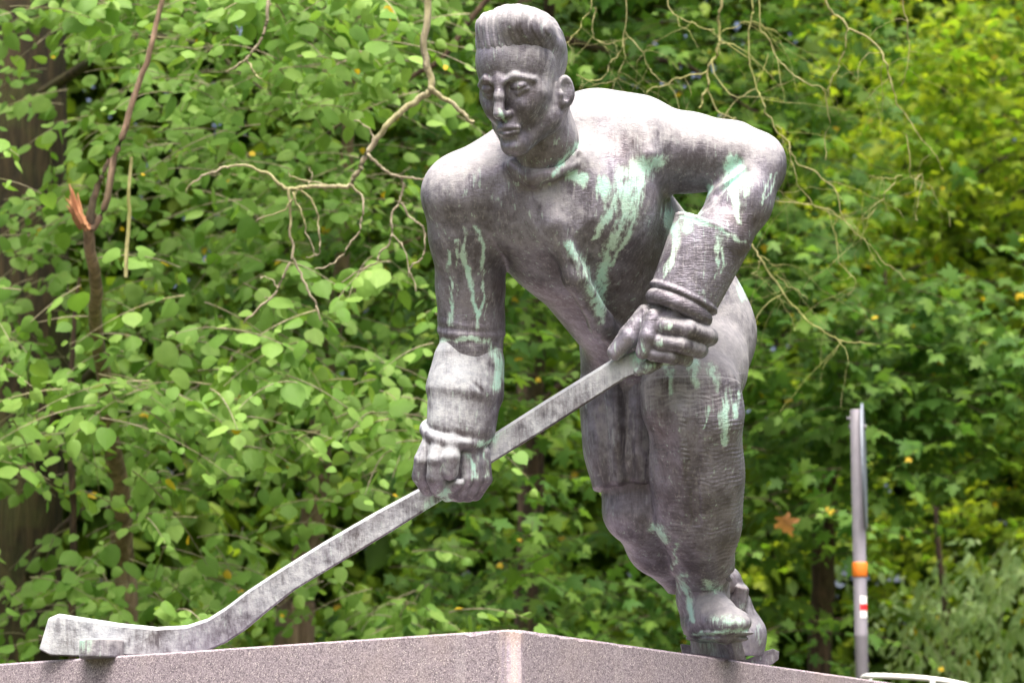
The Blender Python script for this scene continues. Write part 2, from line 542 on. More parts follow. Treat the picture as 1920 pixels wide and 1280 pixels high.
def build_stocking():
    """ribbed, padded stocking of the front leg"""
    c = Clay(P(1170, 1095, 0) + [0, 0, -270], P(1420, 690, 0) + [0, 0, 130], 2.0)
    g = 2.0
    c.chain([(P(1308, 690, -70), 90 + g), (P(1298, 735, 20), 80 + g)], 24, 0)
    c.box(P(1294, 742, 34), (88 + g, 66 + g, 56 + g), 44, 26, np.stack([unit([1, .03, -.1]), unit([.02, 1, -.1]), unit([.1, .1, 1])]))
    c.chain([(P(1300, 780, 15), 82 + g), (P(1307, 880, -25), 82 + g), (P(1313, 980, -85), 74 + g), (P(1316, 1060, -150), 57 + g), (P(1318, 1110, -180), 53 + g)], 18, 24)
    c.box(P(1305, 880, 2), (64 + g, 140 + g, 44 + g), 34, 40, np.stack([unit([1, -.06, 0]), unit([.05, 1, .5]), unit([0, -.5, 1])]))
    c.ell(P(1318, 880, -80), (76 + g, 120 + g, 70 + g), 26)
    # edge of the shin pad down the front, a dent beside it
    c.chain([(P(1272, 770, 104), 4), (P(1280, 860, 82), 4), (P(1284, 960, 22), 4), (P(1292, 1040, -64), 4)], 6, 18)
    c.chain([(P(1296, 800, 108), 5), (P(1303, 880, 84), 5), (P(1306, 980, 16), 5)], 8, 18, 'cut')
    # rings of stitching
    ax = [c.lo[i] + c.vox * np.arange(c.n[i], dtype=np.float32) for i in range(3)]
    X, Y, Z = np.meshgrid(*ax, indexing='ij', sparse=True)
    py = 640 - Y + 4 * np.sin(X * .045 + 1) + 2 * np.sin(X * .13)
    w = 0
    for yb, hw in ((740, 6), (792, 13), (846, 16), (898, 12), (944, 16), (992, 12), (1030, 10), (1056, 12)):
        w = w + np.exp(-((py - yb) / hw) ** 2)
    c.d = (c.d + .6 * np.clip(w, 0, 1) * np.sin(py * .82 + 1.5 * np.sin(X * .06)) + .25 * np.sin(py * .7 + X * .2)).astype(np.float32)
    c.half(P(1296, 708, 60), unit([0, 1, -.25]), 12)
    c.half(P(1318, 1076, -120), unit([0, -1, -.2]), 3)
    return c.mesh()

def build_glove_low():
    """his right hand: fist round the shaft, back of the hand towards the viewer"""
    c = Clay(P(760, 950, 110) + [0, 0, -120], P(980, 620, 110) + [0, 0, 150], 1.7)
    # gauntlet, open at the top
    a, b = P(884, 648, 98), P(862, 800, 118)
    c.cyl(P(886, 630, 96), P(870, 740, 110), 54, 68, 6, 0, flat=([0, 0, 1], .88))
    c.cone(P(870, 736, 108), P(864, 800, 116), 64, 57, 20)
    c.cone(P(838, 670, 118), P(834, 790, 138), 16, 26, 30)        # padded roll on the thumb side
    c.cone(P(920, 680, 118), P(902, 800, 122), 18, 20, 30)
    # crease across the cuff
    c.cone(P(862, 690, 178), P(930, 760, 165), 3, 2, 6, 'cut')
    # wrist roll
    c.ring(P(852, 812, 116), unit([.18, 1, .30]), 52, 13, 5)
    # palm
    c.ell(P(850, 868, 108), (56, 52, 46), 10)
    # three finger rolls down the back of the hand
    for pts in ([(808, 828, 140), (793, 862, 144), (789, 892, 136), (803, 914, 120)],
                [(826, 824, 156), (818, 862, 165), (816, 895, 158), (824, 916, 138)],
                [(850, 822, 160), (846, 856, 170), (843, 884, 162)]):
        c.chain([(P(*p), 16) for p in pts], 3, 5)
    # thumb and finger ends coming round from below
    c.chain([(P(838, 928, 120), 12), (P(850, 912, 140), 12), (P(860, 906, 158), 9)], 3, 5)
    for pts in ([(872, 856, 148), (878, 896, 148), (862, 928, 128)],
                [(889, 846, 140), (895, 898, 140), (878, 928, 122)],
                [(907, 848, 128), (911, 898, 128), (892, 926, 112)]):
        c.chain([(P(*p), 12) for p in pts], 2.5, 4)
    c.chain([(P(880, 832, 140), 13), (P(905, 846, 118), 12)], 3, 6)
    c.ell(P(862, 920, 106), (40, 20, 34), 8)
    return c.mesh()

def build_glove_high():
    """his left hand: on the butt of the shaft, above the knee"""
    c = Clay(P(1120, 720, 180) + [0, 0, -150], P(1430, 385, 180) + [0, 0, 130], 1.7)
    a, b = P(1279, 564, 192), P(1338, 431, 172)
    t = unit(b - a)
    # gauntlet shell
    c.cyl(a, b, 63, 75, 5, 0, flat=([.1, 0, 1], .82))
    c.cyl(a + t * 60, b + t * 30, 56, 68, 3, 2, 'cut', flat=([.1, 0, 1], .80))
    c.ring(b - t * 3, t, 71, 4.5, 3, squash=([.1, 0, 1], .82))
    c.ring(a + t * 6, t, 61, 6, 3, squash=([.1, 0, 1], .82))
    c.ring(a - t * 14, t, 50, 15, 4, squash=([.1, 0, 1], .85))
    # palm
    c.ell(P(1254, 628, 178), (64, 56, 46), 8)
    c.ell(P(1268, 596, 188), (56, 30, 42), 10)
    # finger rolls
    for pts, r in (([(1248, 612, 226), (1290, 616, 232), (1322, 628, 206), (1330, 632, 170)], 17),
                   ([(1238, 641, 224), (1278, 646, 230), (1308, 654, 204), (1312, 656, 170)], 16),
                   ([(1224, 664, 216), (1258, 668, 220), (1284, 672, 196), (1286, 674, 168)], 13.5)):
        c.chain([(P(*p), r) for p in pts], 3, 3)
    c.chain([(P(1232, 682, 190), 10), (P(1214, 688, 198), 13), (P(1196, 697, 196), 8)], 3, 5)
    # thumb, and the long padded thumb guard lying along the shaft
    c.chain([(P(1226, 596, 216), 17), (P(1214, 630, 226), 15), (P(1205, 660, 220), 13)], 4, 6)
    c.chain([(P(1212, 590, 190), 20), (P(1180, 630, 198), 20), (P(1152, 662, 196), 15)], 5, 6, flat=(unit([.75, .6, .2]), .8))
    c.cone(P(1196, 600, 222), P(1152, 652, 218), 2, 2, 3, 'cut')
    return c.mesh()

def sole_frame(h, t, up=(0, .98, -.196)):
    f = unit(t - h); u = unit(np.asarray(up, float) - f * (np.asarray(up) @ f)); s = np.cross(u, f)
    return np.stack([s, u, f])

def build_boot_front():
    c = Clay(P(1230, 1215, -180) + [0, 0, -200], P(1460, 1030, -180) + [0, 0, 180], 1.8)
    c.chain([(P(1317, 1075, -168), 53), (P(1318, 1120, -190), 50), (P(1322, 1160, -200), 46)], 12, 0)
    c.ell(P(1312, 1168, -180), (34, 34, 62), 12)
    # vamp and toe cap
    c.chain([(P(1322, 1132, -165), 38), (P(1342, 1156, -126), 40), (P(1360, 1170, -102), 38)], 12, 10)
    c.ell(P(1366, 1166, -92), (44, 28, 42), 8)
    # welt and sole
    A = sole_frame(P(1320, 1190, -240), P(1362, 1190, -80))
    c.cone(P(1322, 1187, -215), P(1364, 1185, -106), 43, 50, 2, flat=(A[1], .17))
    c.cone(P(1322, 1196, -215), P(1362, 1196, -112), 38, 42, 3, flat=(A[1], .2))
    # cuff of the boot: rolled edge over the instep, a hollow under it
    c.chain([(P(1296, 1098, -126), 7), (P(1324, 1091, -112), 9), (P(1352, 1092, -114), 9), (P(1364, 1098, -128), 7)], 3, 3, 'cut')
    c.chain([(P(1284, 1094, -128), 5), (P(1304, 1078, -112), 5), (P(1332, 1072, -104), 5.5), (P(1358, 1076, -112), 5.5), (P(1368, 1086, -130), 5)], 2, 3)
    return c.mesh()

def build_boot_rear():
    c = Clay(P(1250, 1250, -330) + [0, 0, -120], P(1490, 1040, -330) + [0, 0, 120], 1.8)
    c.chain([(P(1358, 1092, -325), 36), (P(1372, 1130, -332), 36)], 8, 0)
    c.chain([(P(1376, 1144, -330), 38), (P(1394, 1188, -330), 44), (P(1390, 1212, -330), 46)], 10, 12)
    c.cone(P(1392, 1200, -330), P(1320, 1200, -330), 40, 26, 14)
    c.box(P(1386, 1120, -305), (15, 26, 22), 8, 8, np.stack([unit([.95, -.2, 0]), unit([.2, .95, 0]), [0, 0, 1]]))
    c.half(P(1380, 1228, -330), unit([.0, -1, .1]), 4)
    return c.mesh()
def vcol(me, name, vals):
    at = me.attributes.new(name, 'FLOAT', 'POINT')
    at.data.foreach_set('value', np.ascontiguousarray(vals, np.float32))

# verdigris runs on the bronze: strokes of (px, py, half width), traced where the casting is stained
MINT = [
 [(1180,345,26),(1178,390,24),(1160,430,14),(1140,480,12),(1128,530,12),(1125,570,14)], [(1200,350,14),(1190,400,8),(1170,450,6),(1150,500,5)],
 [(1140,350,22),(1150,385,14),(1130,420,8),(1110,445,5)], [(1066,455,8),(1085,490,13),(1105,530,12),(1120,570,12),(1128,600,8)],
 [(1072,330,15),(1086,336,13)], [(1160,325,14),(1215,312,24),(1242,300,14)], [(1255,400,14),(1262,440,8),(1258,480,5),(1245,520,4)],
 [(1375,318,24),(1378,360,20),(1385,390,8),(1388,420,4)], [(1405,330,8),(1395,370,5)], [(1335,350,5),(1310,400,5)], [(1440,330,4),(1425,380,4)], [(1455,325,3),(1438,372,3)],
 [(1275,408,4),(1340,425,6),(1400,455,5)], [(1350,450,14),(1345,480,5),(1340,520,3)], [(1360,465,4),(1352,510,3)],
 [(868,430,5),(870,470,5),(882,520,6),(885,560,4),(895,590,4),(893,615,6)], [(890,430,7),(905,460,5),(908,500,4),(905,560,3),(897,600,3)],
 [(838,470,3),(842,540,4),(845,610,5)], [(856,450,4),(858,500,3)], [(830,640,4),(880,632,5),(915,640,7),(940,690,15),(932,725,10)],
 [(880,850,6),(892,895,7)], [(905,850,5),(912,890,5)], [(835,930,14),(805,958,10)],
 [(1268,1020,4),(1265,1060,5)], [(1360,740,13),(1358,790,9),(1360,830,6)], [(1330,760,4),(1320,800,3)], [(1380,740,6),(1378,780,4)],
 [(1250,690,10),(1262,740,6)], [(1300,690,14),(1310,720,8)], [(1340,690,12),(1345,730,6)],
 [(1230,990,12),(1245,1010,10)],
 [(1280,1080,10),(1290,1120,10),(1300,1160,6)], [(1330,1095,14),(1340,1100,14)], [(1300,1188,5),(1400,1180,5)], [(1310,1205,12),(1350,1215,12)], [(1345,1160,10),(1390,1165,8)],
 [(1245,612,9),(1256,613,5)], [(1237,640,9),(1250,642,5)], [(1205,690,13),(1222,684,9)], [(1205,640,6),(1204,660,6)], [(1180,680,14),(1190,690,10)],
 [(1078,270,10),(1062,300,8),(1040,325,5)], [(938,205,3),(942,216,5),(950,232,4)],
 [(150,1200,20),(110,1195,16)], [(480,1125,10),(470,1140,8)], [(905,835,8),(925,825,5)], [(1292,390,12),(1285,430,10)], [(1390,530,10),(1396,560,6)],
]

# grey-white deposit, plus painted light on glove, hip, knee top and shoulders
CHALK_AND_LIGHT = [
 [(1290,715,50),(1300,755,34)], [(872,690,44),(862,790,44)], [(842,850,36),(850,905,30)],
 [(1165,705,3),(1180,780,3),(1185,850,4),(1190,905,6)], [(1120,770,3),(1140,850,3),(1150,905,5)], [(1205,860,5),(1205,905,5)], [(1195,700,3),(1196,740,3)],
 [(838,650,20),(828,720,26),(826,790,26)], [(812,840,26),(808,880,22)], [(845,830,20),(842,880,14)], [(860,660,24),(880,720,20)],
 [(1390,560,30),(1396,640,34),(1392,700,22)], [(1350,620,40),(1300,680,46),(1250,700,30)], [(1255,470,8),(1262,420,16),(1280,385,14)],
 [(1262,750,6),(1278,820,6),(1286,900,6),(1280,980,5),(1268,1050,8)], [(1230,720,20),(1240,800,8)], [(1340,1120,26),(1370,1140,22),(1385,1165,16)], [(1378,1200,10),(1388,1232,8)],
 [(1130,180,40),(1220,230,44),(1320,250,44),(1410,270,40)], [(850,290,44),(830,350,30)], [(1090,230,30),(1100,300,24)], [(1010,350,18),(1050,380,30),(1090,400,20)],
 [(150,1185,40),(300,1195,30),(400,1175,26)], [(470,1130,26),(600,1050,22),(700,985,22),(800,920,22)], [(930,840,18),(1030,775,16),(1130,710,14)],
 [(1000,100,30),(1030,150,30),(1020,210,18)], [(960,110,30),(950,130,20)], [(935,190,8),(938,210,9)], [(1100,640,10),(1130,655,8)], [(1135,760,6),(1160,900,8)], [(1215,700,8),(1220,900,6)],
 [(1060,20,30),(940,30,30)],
]

def strokes(px, py, lst, soft):
    m = np.zeros(len(px))
    for st in lst:
        A = np.array(st, float); R = A[:, 2].max() * soft * 1.1
        sel = np.nonzero((px > A[:, 0].min() - R) & (px < A[:, 0].max() + R) & (py > A[:, 1].min() - R) & (py < A[:, 1].max() + R))[0]
        if not len(sel): continue
        q = np.stack([px[sel], py[sel]], 1); best = np.zeros(len(sel))
        for a, b in zip(A[:-1], A[1:]):
            d = b[:2] - a[:2]
            h = np.clip(((q - a[:2]) @ d) / (d @ d + 1e-6), 0, 1)
            dist = np.linalg.norm(q - a[:2] - h[:, None] * d, axis=1)
            best = np.maximum(best, 1 - dist / (soft * (a[2] + (b[2] - a[2]) * h)))
        m[sel] = np.maximum(m[sel], best)
    return m

def paint(me, V, least=0.0):
    """V in statue units (camera axes): how strongly each point is stained or painted lighter"""
    s = (F - V[:, 2]) / F
    px = V[:, 0] / s + 960; py = 640 - V[:, 1] / s
    # runs wander and swell a little
    w = np.stack([px, py, V[:, 2]], 1)
    wx = px + 13 * (vnoise(w, .035, 2) - .5) + 7 * (vnoise(w, .09, 4) - .5)
    wy = py + 9 * (vnoise(w, .06, 7) - .5)
    m = strokes(wx, wy, MINT, 1.8)
    vcol(me, 'mint', m * (.55 + .75 * vnoise(w, .03, 9)))
    q = strokes(px + 2.2 * (wx - px), py + 2.5 * (wy - py), CHALK_AND_LIGHT, 2.6)
    vcol(me, 'pale_tint', np.maximum(q * q * (3 - 2 * q), least * (.6 + .8 * vnoise(w, .02, 6))))
    # ribbed knitting of the stockings and of the long cuff
    k = .6 * ((px > 1190) & (px < 1400) & (py > 700) & (py < 1075) & (V[:, 2] > -160))
    k = np.maximum(k, .7 * ((px > 1205) & (px < 1410) & (py > 400) & (py < 600) & (V[:, 2] > 80)))
    k = np.maximum(k, .35 * ((px > 800) & (px < 960) & (py > 420) & (py < 660)))
    vcol(me, 'knit', k)

def clay_obj(name, VQ, mat, parent, smooth_it=0):
    V, Q = VQ
    me = np_mesh(name, to_world(V), Q)
    if len(me.vertices) == len(V): paint(me, V)
    me.materials.append(mat)
    return link(bpy.data.objects.new(name, me), parent)

def join_vq(*vqs):
    Vs, Qs, n = [], [], 0
    for V, Q in vqs:
        Vs.append(V); Qs.append(Q + n); n += len(V)
    return np.concatenate(Vs), np.concatenate(Qs)

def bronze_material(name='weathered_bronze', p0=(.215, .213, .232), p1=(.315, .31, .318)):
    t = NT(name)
    geo = t.n('ShaderNodeNewGeometry')
    pos = geo.outputs['Position']
    nz = t.n('ShaderNodeSeparateXYZ', {0: geo.outputs['Normal']}).outputs[2]
    mint = t.n('ShaderNodeAttribute', attribute_name='mint').outputs['Fac']
    pale_tint = t.n('ShaderNodeAttribute', attribute_name='pale_tint').outputs['Fac']
    knit = t.n('ShaderNodeAttribute', attribute_name='knit').outputs['Fac']
    big = t.noise(pos, 9, 4, .6)
    mid = t.noise(pos, 45, 4, .65)
    streak = t.noise(t.mapping(pos, (48, 48, 5)), 1.0, 5, .66, .5)
    streak2 = t.noise(t.mapping(pos, (170, 170, 14), (3, 7, 1)), 1.0, 4, .62, .4)
    fine = t.noise(pos, 280, 3, .65)
    hatch = t.noise(t.mapping(pos, (80, 80, 520), rot=(.5, .6, .2)), 1.0, 2, .5)
    weave = t.noise(t.mapping(pos, (34, 34, 330)), 1.0, 3, .6, .3)
    c0 = lambda v: t.math('SUBTRACT', v, .5)
    mul = lambda a, b: t.math('MULTIPLY', a, b)
    add = lambda a, b: t.math('ADD', a, b)
    # brown-violet bronze
    col = t.mix(t.ramp(add(big, mul(c0(mid), .6)), .30, .70), (.098, .088, .106), (.248, .236, .292))
    col = t.mix(mul(t.ramp(t.noise(pos, 5, 3, .6), .50, .70), .45), col, (.095, .068, .056))
    # rain runs: dark, pale and thin turquoise ones
    col = t.mix(mul(t.ramp(add(streak2, mul(c0(streak), .6)), .46, .30), .34), col, (.035, .028, .034))
    col = t.mix(mul(t.ramp(add(streak2, mul(c0(streak), .8)), .54, .74), .46), col, (.36, .35, .37))
    drip = t.noise(t.mapping(pos, (120, 120, 3.5), (1, 4, 8)), 1.0, 2, .5, .35)
    drip = mul(t.ramp(drip, .62, .69), t.ramp(add(mid, big), .90, 1.10))
    col = t.mix(mul(drip, .65), col, (.42, .54, .49))
    # pale patina on upward faces, with bright sky light painted in as well
    up = add(nz, mul(c0(streak), .7))
    up = add(up, mul(c0(streak2), .6))
    up = add(up, mul(c0(mid), .7))
    up = add(up, mul(c0(big), 1.0))
    up = add(up, mul(pale_tint, .70))
    pale = t.ramp(up, .12, .92)
    col = t.mix(mul(pale, .92), col, t.mix(t.ramp(mid, .3, .7), p0, p1))
    # verdigris runs, thick in the middle, thinning into the brown at their edges
    mm = add(mint, mul(c0(streak), 1.8))
    mm = add(mm, mul(c0(streak2), 1.3))
    mm = add(mm, mul(c0(mid), 1.1))
    mm = mul(t.ramp(mm, .12, .92), t.ramp(mint, .02, .40))
    green = t.mix(t.ramp(big, .35, .65), (.40, .56, .45), (.40, .69, .60))
    green = t.mix(t.ramp(fine, .45, .7), green, (.50, .66, .60))
    green = t.mix(t.math('POWER', mm, 1.5), (.26, .28, .25), green)
    col = t.mix(mul(mm, .92), col, green)
    cover = t.math('ADD', mm, pale, clamp=True)
    rough = add(.42, mul(cover, .26))
    b1 = t.bump(add(mul(mid, .6), t.noise(pos, 150, 4, .6)), .0022, .55)
    b2 = t.bump(hatch, .0012, .45, b1)
    b3 = t.bump(mul(weave, knit), .004, .6, b2)
    metal = t.math('SUBTRACT', .38, mul(cover, .34))
    t.principled(Base_Color=col, Metallic=metal, Roughness=rough, Normal=b3)
    return t.m

BRONZE = bronze_material()
PALE_BRONZE = bronze_material('worn_sunlit_bronze', (.33, .355, .385), (.45, .47, .49))  # paler copy: worn metal of the stick, sunlight painted into the low glove

statue = empty('hockey_player_statue', to_world(P(1330, 1235, -180)))
tag(statue, 'weathered bronze statue of a crouching hockey player holding a stick', 'statue')
clay_obj('body', join_vq(build_body(), build_head()), BRONZE, statue)
clay_obj('hair', build_hair(), BRONZE, statue)
clay_obj('shorts', build_shorts(), BRONZE, statue)
clay_obj('stocking', build_stocking(), BRONZE, statue)
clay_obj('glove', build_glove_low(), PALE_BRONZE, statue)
clay_obj('glove', build_glove_high(), BRONZE, statue)
sk1 = clay_obj('skate', build_boot_front(), BRONZE, statue)
sk2 = clay_obj('skate', build_boot_rear(), BRONZE, statue)

def prism(sections, name, parent, mat=None, bev=0.0, least=0.0):
    """sections: list of rings (same length) of points in statue units; capped"""
    V = np.array([p for r in sections for p in r]); n = len(sections[0]); m = len(sections)
    Fs = []
    for i in range(m - 1):
        for j in range(n):
            a = i * n + j; b = i * n + (j + 1) % n
            Fs.append((a, b, b + n, a + n))
    Fs.append(tuple(range(n))[::-1]); Fs.append(tuple(range((m - 1) * n, m * n)))
    me = bpy.data.meshes.new(name)
    me.from_pydata([tuple(v) for v in to_world(V)], [], Fs)
    bm = bmesh.new(); bm.from_mesh(me)
    bmesh.ops.recalc_face_normals(bm, faces=bm.faces)
    if bev:
        bmesh.ops.bevel(bm, geom=bm.edges[:] , offset=bev, segments=2, affect='EDGES', profile=.6, clamp_overlap=True)
    bm.to_mesh(me); bm.free()
    V2 = np.array([v.co[:] for v in me.vertices])
    # back to statue units for the stains
    x = V2[:, 0] / U; dy = V2[:, 1] / U; dz = (V2[:, 2] - CAM.z) / U
    d = dy * cp + dz * sp; y = -dy * sp + dz * cp
    paint(me, np.stack([x, y, F - d], 1), least)
    me.materials.append(mat or BRONZE)
    return link(bpy.data.objects.new(name, me), parent)

# ---- skate runners
def runner(pts_top, pts_bot, half, name, parent):
    pts_top = [np.array(p) for p in pts_top]; pts_bot = [np.array(p) for p in pts_bot]
    along = unit(pts_top[-1] - pts_top[0]); up = np.array([0, .98, -.196]); s = unit(np.cross(along, up)) * half
    return prism([[a - s, a + s, b + s, b - s] for a, b in zip(pts_top, pts_bot)], name, parent, bev=.0012)
runner([P(1302, 1186, -285), P(1322, 1186, -230), P(1352, 1188, -140), P(1368, 1190, -100), P(1378, 1192, -88)],
       [P(1306, 1224, -280), P(1326, 1226, -222), P(1356, 1231, -140), P(1380, 1235, -104), P(1390, 1237, -96)], 11, 'blade', sk1)
runner([P(1276, 1207, -330), P(1298, 1210, -330), P(1330, 1228, -330), P(1400, 1236, -330), P(1430, 1222, -330), P(1448, 1216, -330), P(1460, 1221, -330)],
       [P(1284, 1250, -330), P(1304, 1252, -330), P(1332, 1252, -330), P(1400, 1252, -330), P(1430, 1252, -330), P(1446, 1246, -330), P(1459, 1236, -330)], 9, 'blade', sk2)

# ---- the stick: shaft and blade in one casting
top = [(1200, 655, 195), (1150, 672, 190), (1020, 752, 158), (905, 826, 128), (800, 908, 102), (700, 962, 74), (600, 1020, 46), (520, 1070, 22), (462, 1108, 2), (420, 1140, -14), (385, 1162, -28), (345, 1175, -42), (290, 1178, -60), (220, 1171, -84), (150, 1160, -106), (105, 1153, -120), (88, 1160, -125)]
bot = [(1225, 690, 195), (1172, 710, 190), (1040, 795, 158), (925, 866, 128), (825, 940, 102), (728, 1000, 74), (632, 1058, 46), (552, 1106, 22), (496, 1150, 2), (458, 1182, -14), (425, 1204, -28), (385, 1222, -42), (320, 1228, -60), (235, 1229, -84), (150, 1231, -106), (95, 1229, -120), (73, 1218, -127)]
secs = []
for i, (a, b) in enumerate(zip(top, bot)):
    th = 26 if i < 10 else 20
    A, B = P(*a), P(*b); up = unit(A - B)
    back = np.array([.12, .05, -1.0]); back = unit(back)
    ch = 4.5
    secs.append([A + back * (th + 4), A + back * 13, A - up * ch + back * 8, B + up * 3, B + back * 3, B + back * th])
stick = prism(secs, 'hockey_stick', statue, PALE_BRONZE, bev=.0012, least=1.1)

# ---- the puck, against the blade
pk = Clay(P(120, 1260, -70) + [0, -10, -70], P(260, 1180, -70) + [0, 10, 70], 1.6)
pa = np.array([0, .98, -.196])
pb = P(190, 1235, -66)
pk.cyl(pb, pb + pa * 37, 42, 42, 4, 0)
puck = clay_obj('puck', pk.mesh(), BRONZE, None)
tag(puck, 'flat bronze puck lying against the stick blade on the granite plinth', 'puck')
# ------------------------------------------------------------------ plinth: violet-grey granite, one corner to the viewer
def granite_material():
    t = NT('speckled_granite')
    pos = t.n('ShaderNodeTexCoord').outputs['Object']
    def cell(sc, ch):
        v = t.n('ShaderNodeTexVoronoi', {'Vector': pos, 'Scale': sc}).outputs['Color']
        return t.n('ShaderNodeSeparateColor', {0: v}).outputs[ch]
    g1, g2, g3 = cell(430.0, 0), cell(300.0, 1), cell(520.0, 2)
    big = t.noise(pos, 4, 5, .62)
    col = t.mix(t.ramp(g1, .1, .9), (.165, .140, .163), (.285, .245, .275))
    col = t.mix(t.math('MULTIPLY', t.ramp(g2, .78, .84), .75), col, (.085, .068, .085))
    col = t.mix(t.math('MULTIPLY', t.ramp(g3, .93, .96), .8), col, (.55, .50, .49))
    col = t.mix(t.math('MULTIPLY', t.ramp(big, .42, .72), .30), col, (.30, .245, .22))
    run = t.noise(t.mapping(pos, (16, 16, 1.0)), 1, 5, .65)
    col = t.mix(t.math('MULTIPLY', t.ramp(run, .55, .74), .40), col, (.36, .335, .35))
    run2 = t.noise(t.mapping(pos, (30, 30, 1.6), (5, 2, 0)), 1, 4, .6)
    col = t.mix(t.math('MULTIPLY', t.ramp(run2, .62, .78), .35), col, (.16, .125, .14))
    # chalky and rusty run-off down the blunted corner
    cd = t.n('ShaderNodeVectorMath', {0: t.mapping(pos, (1, 1, 0)), 1: (c0.x, c0.y, 0)}, operation='DISTANCE').outputs['Value']
    near = t.ramp(t.math('ADD', cd, t.math('MULTIPLY', t.math('SUBTRACT', run2, .5), .07)), .050, .018)
    edge = t.noise(t.mapping(pos, (110, 110, 3)), 1, 3, .6)
    pale_tint = t.mix(t.ramp(edge, .40, .62), (.36, .30, .42), (.60, .52, .50))
    pale_tint = t.mix(t.ramp(t.n('ShaderNodeSeparateXYZ', {0: pos}).outputs[2], HT - .05, HT), pale_tint, (.42, .31, .24))
    col = t.mix(t.math('MULTIPLY', near, .45), col, pale_tint)
    t.principled(Base_Color=col, Roughness=.72, Normal=t.bump(t.noise(pos, 320, 3, .6), .0015, .6))
    return t.m
HT = CAM.z + 406 * U
def on_top(px, py):
    v = W(px, py, 1.0) - CAM
    return CAM + v * ((HT - CAM.z) / v.z)
c0 = on_top(966, 1178)
GRANITE = granite_material()
dL = (on_top(0, 1243) - c0); dL.z = 0; dL.normalize()
dR = (on_top(1650, 1275) - on_top(985, 1180)); dR.z = 0; dR.normalize()
LL, LR, CH = 2.3, 2.5, .022
corners = [c0 + dL * CH, c0 + dR * CH, c0 + dR * LR, c0 + dR * LR + dL * LL, c0 + dL * LL]
prng = random.Random(5)
mid_ = sum(corners, Vector()) / 5
outer = []
for i in range(5):
    a_, b_ = corners[i], corners[(i + 1) % 5]
    k_ = max(2, int((b_ - a_).length / .012)) if i in (0, 1, 4) else 2
    outer += [a_.lerp(b_, j / k_) for j in range(k_)]
bm = bmesh.new()
lo = [bm.verts.new((p.x, p.y, 0.0)) for p in outer]
ed, hi = [], []
chip = 0.0
for p in outer:                       # worn top arris with small chips
    chip = max(0.0, chip * .6 + (prng.uniform(.002, .006) if prng.random() < .05 else 0.0))
    inw = (mid_ - p); inw.z = 0; inw.normalize()
    ed.append(bm.verts.new((p.x, p.y, HT - .004 - chip * .8 - prng.uniform(0, .0012))))
    q = p + inw * (.005 + chip + prng.uniform(0, .001))
    hi.append(bm.verts.new((q.x, q.y, HT)))
n_ = len(outer)
bm.faces.new(hi); bm.faces.new(lo[::-1])
for i in range(n_):
    j = (i + 1) % n_
    bm.faces.new((lo[i], lo[j], ed[j], ed[i]))
    bm.faces.new((ed[i], ed[j], hi[j], hi[i]))
bmesh.ops.recalc_face_normals(bm, faces=bm.faces)
me = bpy.data.meshes.new('plinth'); bm.to_mesh(me); bm.free(); me.materials.append(GRANITE)
plinth = link(bpy.data.objects.new('plinth', me))
tag(plinth, 'violet grey speckled granite plinth with its corner to the viewer', 'plinth')

t = NT('ground_soil')
pos = t.n('ShaderNodeTexCoord').outputs['Object']
t.principled(Base_Color=t.mix(t.noise(pos, 1.5, 5, .6), (.035, .05, .015), (.09, .075, .045)), Roughness=.95)
gm = mesh_obj('ground', [(-400, -300, 0), (400, -300, 0), (400, 600, 0), (-400, 600, 0)], [(0, 1, 2, 3)], t.m, smooth=False)
tag(gm, kind='structure')
# ------------------------------------------------------------------ trees
RNG = np.random.default_rng(11)
sm = lambda x, a, b: np.clip((x - a) / (b - a), 0, 1) ** 2 * (3 - 2 * np.clip((x - a) / (b - a), 0, 1))

def bark_material(name, a, b, moss=(.07, .08, .02), m=.3):
    t = NT(name)
    pos = t.n('ShaderNodeNewGeometry').outputs['Position']
    rib = t.noise(t.mapping(pos, (26, 26, 3.2)), 1, 5, .65, .6)
    col = t.mix(t.ramp(rib, .35, .68), a, b)
    col = t.mix(t.math('MULTIPLY', t.ramp(t.noise(pos, 3, 4, .6), .45, .65), m), col, moss)
    t.principled(Base_Color=col, Roughness=.9, Normal=t.bump(rib, .03, .9))
    return t.m
BARK = bark_material('lime_bark', (.018, .013, .006), (.075, .050, .024), m=.55)
BARK2 = bark_material('maple_bark', (.035, .021, .014), (.115, .072, .046))
TWIG = bark_material('lichen_twig', (.20, .175, .11), (.36, .32, .22), (.28, .29, .08), .45)
TWIG2 = bark_material('pale_green_twig', (.22, .21, .08), (.37, .35, .16), (.30, .33, .07), .6)
SAPLING = bark_material('sapling_bark', (.15, .10, .065), (.34, .24, .16))
TORN = bark_material('torn_wood', (.26, .10, .04), (.50, .27, .13), (.3, .12, .05), .3)

